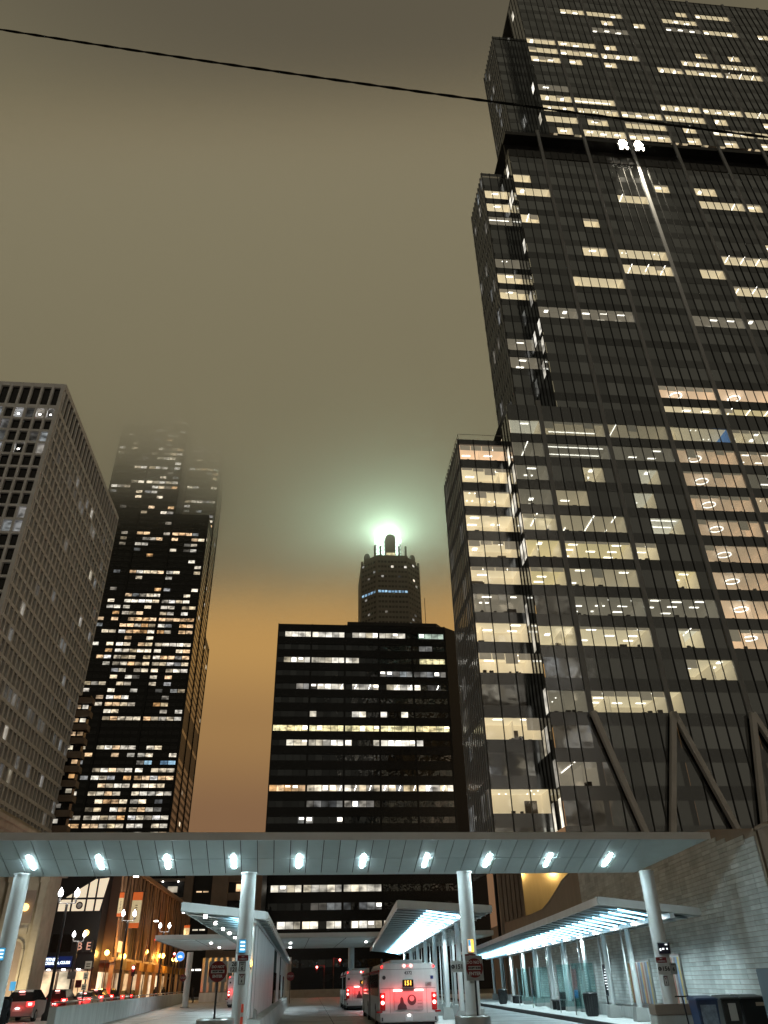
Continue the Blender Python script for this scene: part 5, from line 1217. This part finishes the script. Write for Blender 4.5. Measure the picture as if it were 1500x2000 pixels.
for i in range(9): B(-12 + i * 1.6, -11.7 + i * 1.6, -.4, -.1, 3.45, 3.55).build('downlight', 'white_lamp', fb)
B(-14, 2.6, -.5, .04, 3.55, 3.7).build('canopy_edge', 'dark_metal', fb)
for x0_, x1_ in ((-13, -9.6), (-9.2, -6.4), (-6.2, -5.3), (-4.9, -3.2), (-2.9, -1.4), (-1.1, .4), (.7, 2.2)): B(x0_, x1_, -.02, .04, .5, 3.3).build('shop_window', R.choice(['lit_orange', 'room_pink', 'lit_tower']), fb)
MB().tube((1.0, .1, 7.0), (1.0, .25, 7.0), .3, n=20).build('oval_lamp', MATS['gold_lamp'], fb); B(-2.6, -.4, .15, .25, 5.2, 6.9).build('dark_panel', 'glass_ink', fb)
for x, ch in ((.7, 'B'), (1.65, 'E')):
    MB().box(x - .45, x + .45, -.5, -.42, 5.1, 6.25).build('letter_box', 'dark_metal', fb); text('lettering', ch, 1.05, mat('outline_letter', (.4, .25, .2), .5, emit=(1, .5, .35), strength=.5, sample=False), fb, (x, -.53, 5.65), bold=.01)

# brown braced arcade building
br = thing('braced_arcade_building', 'long brown building with slender raking braces and orange lit arcade along the street', 'building', (-32.4, 98.6, 0), GA)
M['arcade_metal'] = mat('arcade_metal', (.42, .27, .16), .5, metal=.1, var=.2, scale=.5); M['arcade_wall'] = mat('arcade_wall', (.08, .05, .035), .7, var=.25, scale=.3)
B(-14, 0, 0, 62, 4.4, 14.2).build('upper_wall', 'arcade_wall', br); B(-14, -3.2, 0, 62, 0, 4.4).build('arcade_back', 'brown_concrete', br)
B(-.3, .4, -.2, 62, 14.1, 14.6).build('roof_edge', 'arcade_metal', br); B(-.25, .3, 0, 62, 4.2, 4.7).build('arcade_beam', 'bronze', br)
for i in range(11):
    y = .6 + i * 5.8
    for dy in (-2.4, 0, 2.4): MB().bar((.25, y, 4.3), (.2, y + dy, 14.1), .2).build('brace', 'arcade_metal', br, fix=False)
    B(-.2, .3, y - .2, y + .2, 0, 4.3).build('arcade_pier', 'arcade_metal', br)
    B(.3, .9, y + .5, y + 3.9, 3.5, 4.4).build('awning', mat('awning', (.45, .24, .05), .6, var=.2), br)
    B(-3.18, -3.1, y + .6, y + 5.2, .3, 3.4).build('shop_window', 'lit_orange', br)
for i in range(24): B(.02, .08, .3 + i * 2.6, .5 + i * 2.6, 4.8, 14.1).build('batten', 'arcade_metal', br, fix=False)
lamp('arcade_light', 'AREA', (-1.2, 28, 4.1), 380, (1, .55, .16), 2, 50, parent=br)
q = at(224, 1836, 97); tx = MB(); B(.5, .56, -.1, 1.9, 5.2, 6.3).build('hanging_sign', mat('lit_sign', (.6, .45, .2), .5, emit=(1, .7, .3), strength=1.0, sample=False), br)
M['banner_orange'] = mat('banner_orange', (.6, .12, .02), .6, emit=(1, .2, .04), strength=.30, sample=False); M['banner_cream'] = mat('banner_cream', (.6, .5, .3), .6, var=.25, scale=3, emit=(1, .8, .45), strength=.28, sample=False)
for i, (x0_, x1_, y0_, y1_, Y, l) in enumerate([(256, 275, 1742, 1812, 86, 'tall orange and cream banner hanging nearest on the arcade'), (359, 370, 1807, 1830, 126, 'small orange and cream banner above the far canopy'), (231, 240, 1743, 1790, 92, 'narrow orange banner edge behind the tall banner')]):
    c, w, h = plate(x0_, x1_, y0_, y1_, Y); t = thing('banner', l, 'banner', c)
    B(-w / 2, w / 2, 0, .03, h * .27, h / 2).build('orange_head', 'banner_orange', t); B(-w / 2, w / 2, 0, .03, -h * .36, h * .268).build('cream_field', 'banner_cream', t); B(-w / 2, w / 2, 0, .03, -h / 2, -h * .362).build('orange_foot', 'banner_orange', t)
    B(-w / 2 - .05, w / 2 + .3, .05, .09, h / 2, h / 2 + .06).build('rod', 'dark_metal', t)
    for k in range(7): B(-w * .12, w * .12, -.008, -.001, -h * .25 + k * h * .06, -h * .225 + k * h * .06).build('print_line', mat('print_brown', (.3, .18, .08), .6), t)
for i, (px, py, Y, l) in enumerate([(266, 1712, 90, 'wall spotlight shining down under the canopy edge over the tall banner'), (360, 1783, 125, 'wall spotlight over the small far banner'), (305, 1799, 118, 'small white wall spotlight midway along the arcade'), (399, 1800, 150, 'far wall spotlight behind the shelter roof')]):
    q = at(px, py, Y); t = thing('wall_spotlight', l, 'spotlight', q, 0, 'wall spotlights'); B(-.25, .25, -.2, .1, -.06, .06).build('head', 'white_lamp', t, bevel=.02); B(-.05, .05, .1, 1.2, -.03, .03).build('arm', 'dark_metal', t)
    lamp('spot_light', 'SPOT', (0, 0, -.15), 1500, (1, .82, .5), .15, parent=t, spot=math.radians(60))

# concrete balcony block
bl = thing('balcony_block', 'brown concrete block with dark balconies and ceiling lamps behind the shelter roof', 'building', (-60, 170, 0), GA)
B(-6, 32.5, 1.6, 25, 0, 26.5).build('wall', 'black', bl)
for x0_, x1_ in ((16.6, 18.2), (22.3, 25.6), (30.8, 32.6), (-6, -4)): B(x0_, x1_, 0, 1.7, 0, 26.6).build('pier', 'brown_concrete', bl)
for k in range(7):
    z = 3 + k * 3.5; B(-4, 16.6, -.6, 1.6, z, z + .35).build('balcony_slab', 'brown_concrete', bl); B(-4, 16.6, -.55, -.5, z + .35, z + 1.25).build('balustrade', 'glass_ink', bl)
    B(25.6, 30.8, .6, 1.7, z - .2, z + 1.2).build('spandrel', 'brown_concrete', bl)
    for x in (2, 7, 12, 15.2):
        if R.random() < .85: MB().tube((x, .4, z + 3.3), (x, .4, z + 3.48), .13, n=10).build('ceiling_lamp', 'white_lamp', bl)
    for x in (13, 3): B(x, x + 2, 1.5, 1.59, z + .5, z + 2.6).build('balcony_door', 'lit_tower' if R.random() < .5 else 'lit_dim', bl)
    for x in (19, 20.4): B(x, x + 1.1, 1.5, 1.59, z + 1.4, z + 1.65).build('lamp_strip', R.choice(['room_lamp', 'lit_orange', 'lit_white']), bl)
    B(27.2, 29.4, 1.5, 1.59, z + 1.5, z + 2.9).build('window', R.choice(['lit_dim', 'lit_orange', 'glass_ink']), bl)

# far canopy, its column and the corrugated wall
fc = thing('far_canopy', 'plain flat canopy crossing the far end of the bus lanes', 'canopy', (-16.36, 60.47, 0), math.radians(7))
a = atz(330, 1853, 4.45); 
B(-.6, 24, 0, 18, 4.45, 4.52).build('soffit', 'soffit', fc); B(-.6, 24, -.06, 18, 4.53, 4.78).build('fascia', 'fascia', fc)
for i in range(9): B(-.5 + i * 2.7, -.47 + i * 2.7, .05, 17.9, 4.435, 4.448).build('joint', 'joint', fc)
B(-.62, -.6, 0, 18, 4.47, 4.53).build('red_edge_light', 'red_lamp', fc)
q = at(364, 1936, 82); t = thing('far_column', 'far round white column beside the walking person', 'column', (q.x, q.y, 0)); MB().tube((0, 0, 0), (0, 0, 4.44), .28, n=20).build('shaft', 'white_paint', t, smooth=True); MB().tube((0, 0, 0), (0, 0, .1), .4, n=18).build('base', 'steel', t)
q = at(686, 1900, 79); t = thing('far_column', 'far round white column behind the waiting buses', 'column', (q.x, q.y, 0)); MB().tube((0, 0, 0), (0, 0, 4.44), .28, n=20).build('shaft', 'white_paint', t, smooth=True); MB().tube((0, 0, 0), (0, 0, .1), .4, n=18).build('base', 'steel', t)
cw = thing('corrugated_wall', 'curved corrugated metal wall on a concrete base under the far canopy', 'wall', (-24.6, 111, 0))
for i in range(30):
    u = i / 30; x = u * 11; y = 3.4 * u * u - (0.16 if i % 2 else 0); u2 = (i + 1) / 30; x2 = u2 * 11; y2 = 3.4 * u2 * u2 - (0 if i % 2 else .16)
    MB().bar((x, y, 2.9), (x2, y2, 2.9), .06, 3.7).build('sheet', 'steel', cw)
for i in range(5):
    u, u2 = i / 5, (i + 1) / 5; MB().bar((u * 11, 3.4 * u * u - .25, .5), (u2 * 11 - .02, 3.4 * u2 * u2 - .25, .5), .5, 1.0).build('base', 'pale_concrete', cw)
for lx, ly in ((3, 4), (3, 12), (9, 6), (9, 14), (15, 6), (20, 12)):
    MB().tube((lx, ly, 4.36), (lx, ly, 4.43), .1, n=12).build('downlight', 'white_lamp', fc); lamp('downlight_beam', 'SPOT', (lx, ly, 4.32), 330, (.8, .95, 1), .08, parent=fc, spot=math.radians(160), blend=.5)
q = at(352, 1868, 100); t = thing('round_sign', 'round blue lit station sign by the far canopy', 'sign', q); MB().tube((0, 0, 0), (0, .15, 0), .45, n=28).build('disc', mat('cta_blue', (.02, .12, .5), .3, emit=(.04, .3, 1), strength=.8, sample=False), t); text('lettering', 'cta', .42, 'screen_white', t, (0, -.01, 0), bold=.015); MB().tube((0, .08, -.45), (0, .08, -q.z), .05, n=8).build('pole', 'dark_metal', t)
MB().tube((0, .03, 0), (0, .12, 0), .52, n=28).build('rim', 'sign_white', t)
q = at(359, 1910, 80); t = thing('round_sign', 'small round red stop sign on the far column', 'sign', q); MB().tube((0, -.3, 0), (0, -.28, 0), .3, n=8).build('disc', 'sign_red', t); text('lettering', 'STOP', .2, 'sign_white', t, (0, -.31, 0)); B(-.03, .03, -.28, 0, -.03, .03).build('bracket', 'steel', t)
q = at(567, 1907, 90); t = thing('round_sign', 'small red stop sign at the end of the fin screen', 'sign', q); MB().tube((0, 0, 0), (0, .02, 0), .42, n=8).build('disc', 'sign_red', t); text('lettering', 'STOP', .26, 'sign_white', t, (0, -.01, 0)); MB().tube((0, .05, .1), (0, .05, -q.z), .035, n=8).build('pole', 'dark_metal', t)
for i, (x0_, x1_, y0_, y1_, Y, mt, l) in enumerate([(166, 179, 1877, 1892, 66, 'sign_white', 'white parking sign highest on the street post'), (163, 172, 1899, 1913, 66, 'sign_white', 'small white sign in the middle of the street post'), (159, 168, 1922, 1934, 66, 'sign_white', 'small white sign lowest over the queue of cars'), (147, 159, 1914, 1929, 68, 'sign_red', 'red street notice over the black car'), (132, 148, 1897, 1912, 74, 'sign_grey', 'blank grey sign back before the shops'), (19, 30, 1917, 1935, 58, 'screen_blue', 'small pale blue street panel beside the silver hatchback')]):
    c, w, h = plate(x0_, x1_, y0_, y1_, Y); t = thing('street_sign', l, 'sign', (c.x, c.y, 0)); B(-w / 2, w / 2, 0, .02, c.z - h / 2, c.z + h / 2).build('plate', mt, t); MB().tube((0, .05, 0), (0, .05, c.z + h * .4), .03, n=8).build('post', 'dark_metal', t)
    if mt in ('sign_white', 'sign_red'):
        for k in range(2): B(-w * .3, w * .3, -.004, -.001, c.z - h * .25 + k * h * .3, c.z - h * .12 + k * h * .3).build('print', 'ink' if mt == 'sign_white' else 'black', t)

# person walking by the barrier end
def person(label, loc, rz, h=1.75):
    t = thing('person', label, 'person', loc, rz); me = bpy.data.meshes.new('body'); s = h / 1.75
    V = [(0, 0, .95), (0, -.02, 1.2), (0, -.03, 1.42), (0, -.05, 1.52), (0, -.08, 1.62), (0, -.08, 1.72), (-.1, 0, .9), (-.11, -.1, .5), (-.11, .06, .08), (-.11, -.08, .04), (.1, 0, .9), (.11, .08, .5), (.11, .14, .08), (.11, .0, .04), (-.2, -.02, 1.4), (-.26, .02, 1.14), (-.24, -.1, .9), (.2, -.02, 1.4), (.26, .0, 1.14), (.24, -.12, .9)]
    Ed = [(0, 1), (1, 2), (2, 3), (3, 4), (4, 5), (0, 6), (6, 7), (7, 8), (8, 9), (0, 10), (10, 11), (11, 12), (12, 13), (2, 14), (14, 15), (15, 16), (2, 17), (17, 18), (18, 19)]
    rad = [.17, .18, .17, .06, .1, .08, .11, .075, .05, .045, .11, .075, .05, .045, .09, .06, .045, .09, .06, .045]
    me.from_pydata([(x * s, y * s, z * s) for x, y, z in V], Ed, []); me.materials.append(M['coat'])
    o = link('body', me, t); md = o.modifiers.new('skin', 'SKIN'); sv = me.skin_vertices[0].data
    for v, r_ in zip(sv, rad): v.radius = (r_ * s, r_ * s)
    sv[0].use_root = True; o.modifiers.new('sub', 'SUBSURF').levels = 2; o.modifiers['sub'].render_levels = 2
    MB().lathe([(.05, -.13), (.1, -.08), (.115, .0), (.1, .1), (.04, .13)], 14, (0, -.08 * s, 1.62 * s)).build('hood', 'coat', t, smooth=True)
    MB().box(-.17, .17, .1, .33, .98, 1.45).build('backpack', 'coat', t, bevel=.06)
M['coat'] = mat('coat', (.012, .012, .014), .85, var=.2)
person('person in dark hooded coat with a backpack walking by the end of the barrier', (-24.5, 106.8, 0), math.radians(-75))
q = at(4, 1990, 30); person('person in black at the lower corner beside the canopy column', (q.x, q.y, 0), .3, 1.35)
for i, (px, l) in enumerate([(302, 'person in dark clothes standing among the arcade lights'), (318, 'person in dark clothes nearer the shelter end of the arcade')]):
    q = at(px, 1945, 122); person(l, (q.x, q.y, 0), .5 * i)

# overhead cable, strung across above the street
cbl = thing('overhead_cable', 'black twisted overhead cable crossing the sky', 'cable', (0, 4, 0))
mb = MB(); mb2 = MB(); pr = None; n = 90
A, Bq = at(-260, 15, 4), at(1760, 300, 4); mid = at(700, 168, 4)
for i in range(n + 1):
    u = i / n; p = A.lerp(Bq, u); p.z -= .12 * 4 * u * (1 - u); p.y = 0; r1 = .009
    w_ = u * 120; a = p + Vector((0, math.sin(w_), math.cos(w_))) * .006; b = p - Vector((0, math.sin(w_), math.cos(w_))) * .006
    if pr: mb.tube(pr[0], a, r1, n=6, caps=False); mb2.tube(pr[1], b, r1, n=6, caps=False)
    pr = (a, b)
mb.build('strand', 'rubber', cbl, smooth=True, fix=False); mb2.build('strand', 'rubber', cbl, smooth=True, fix=False)
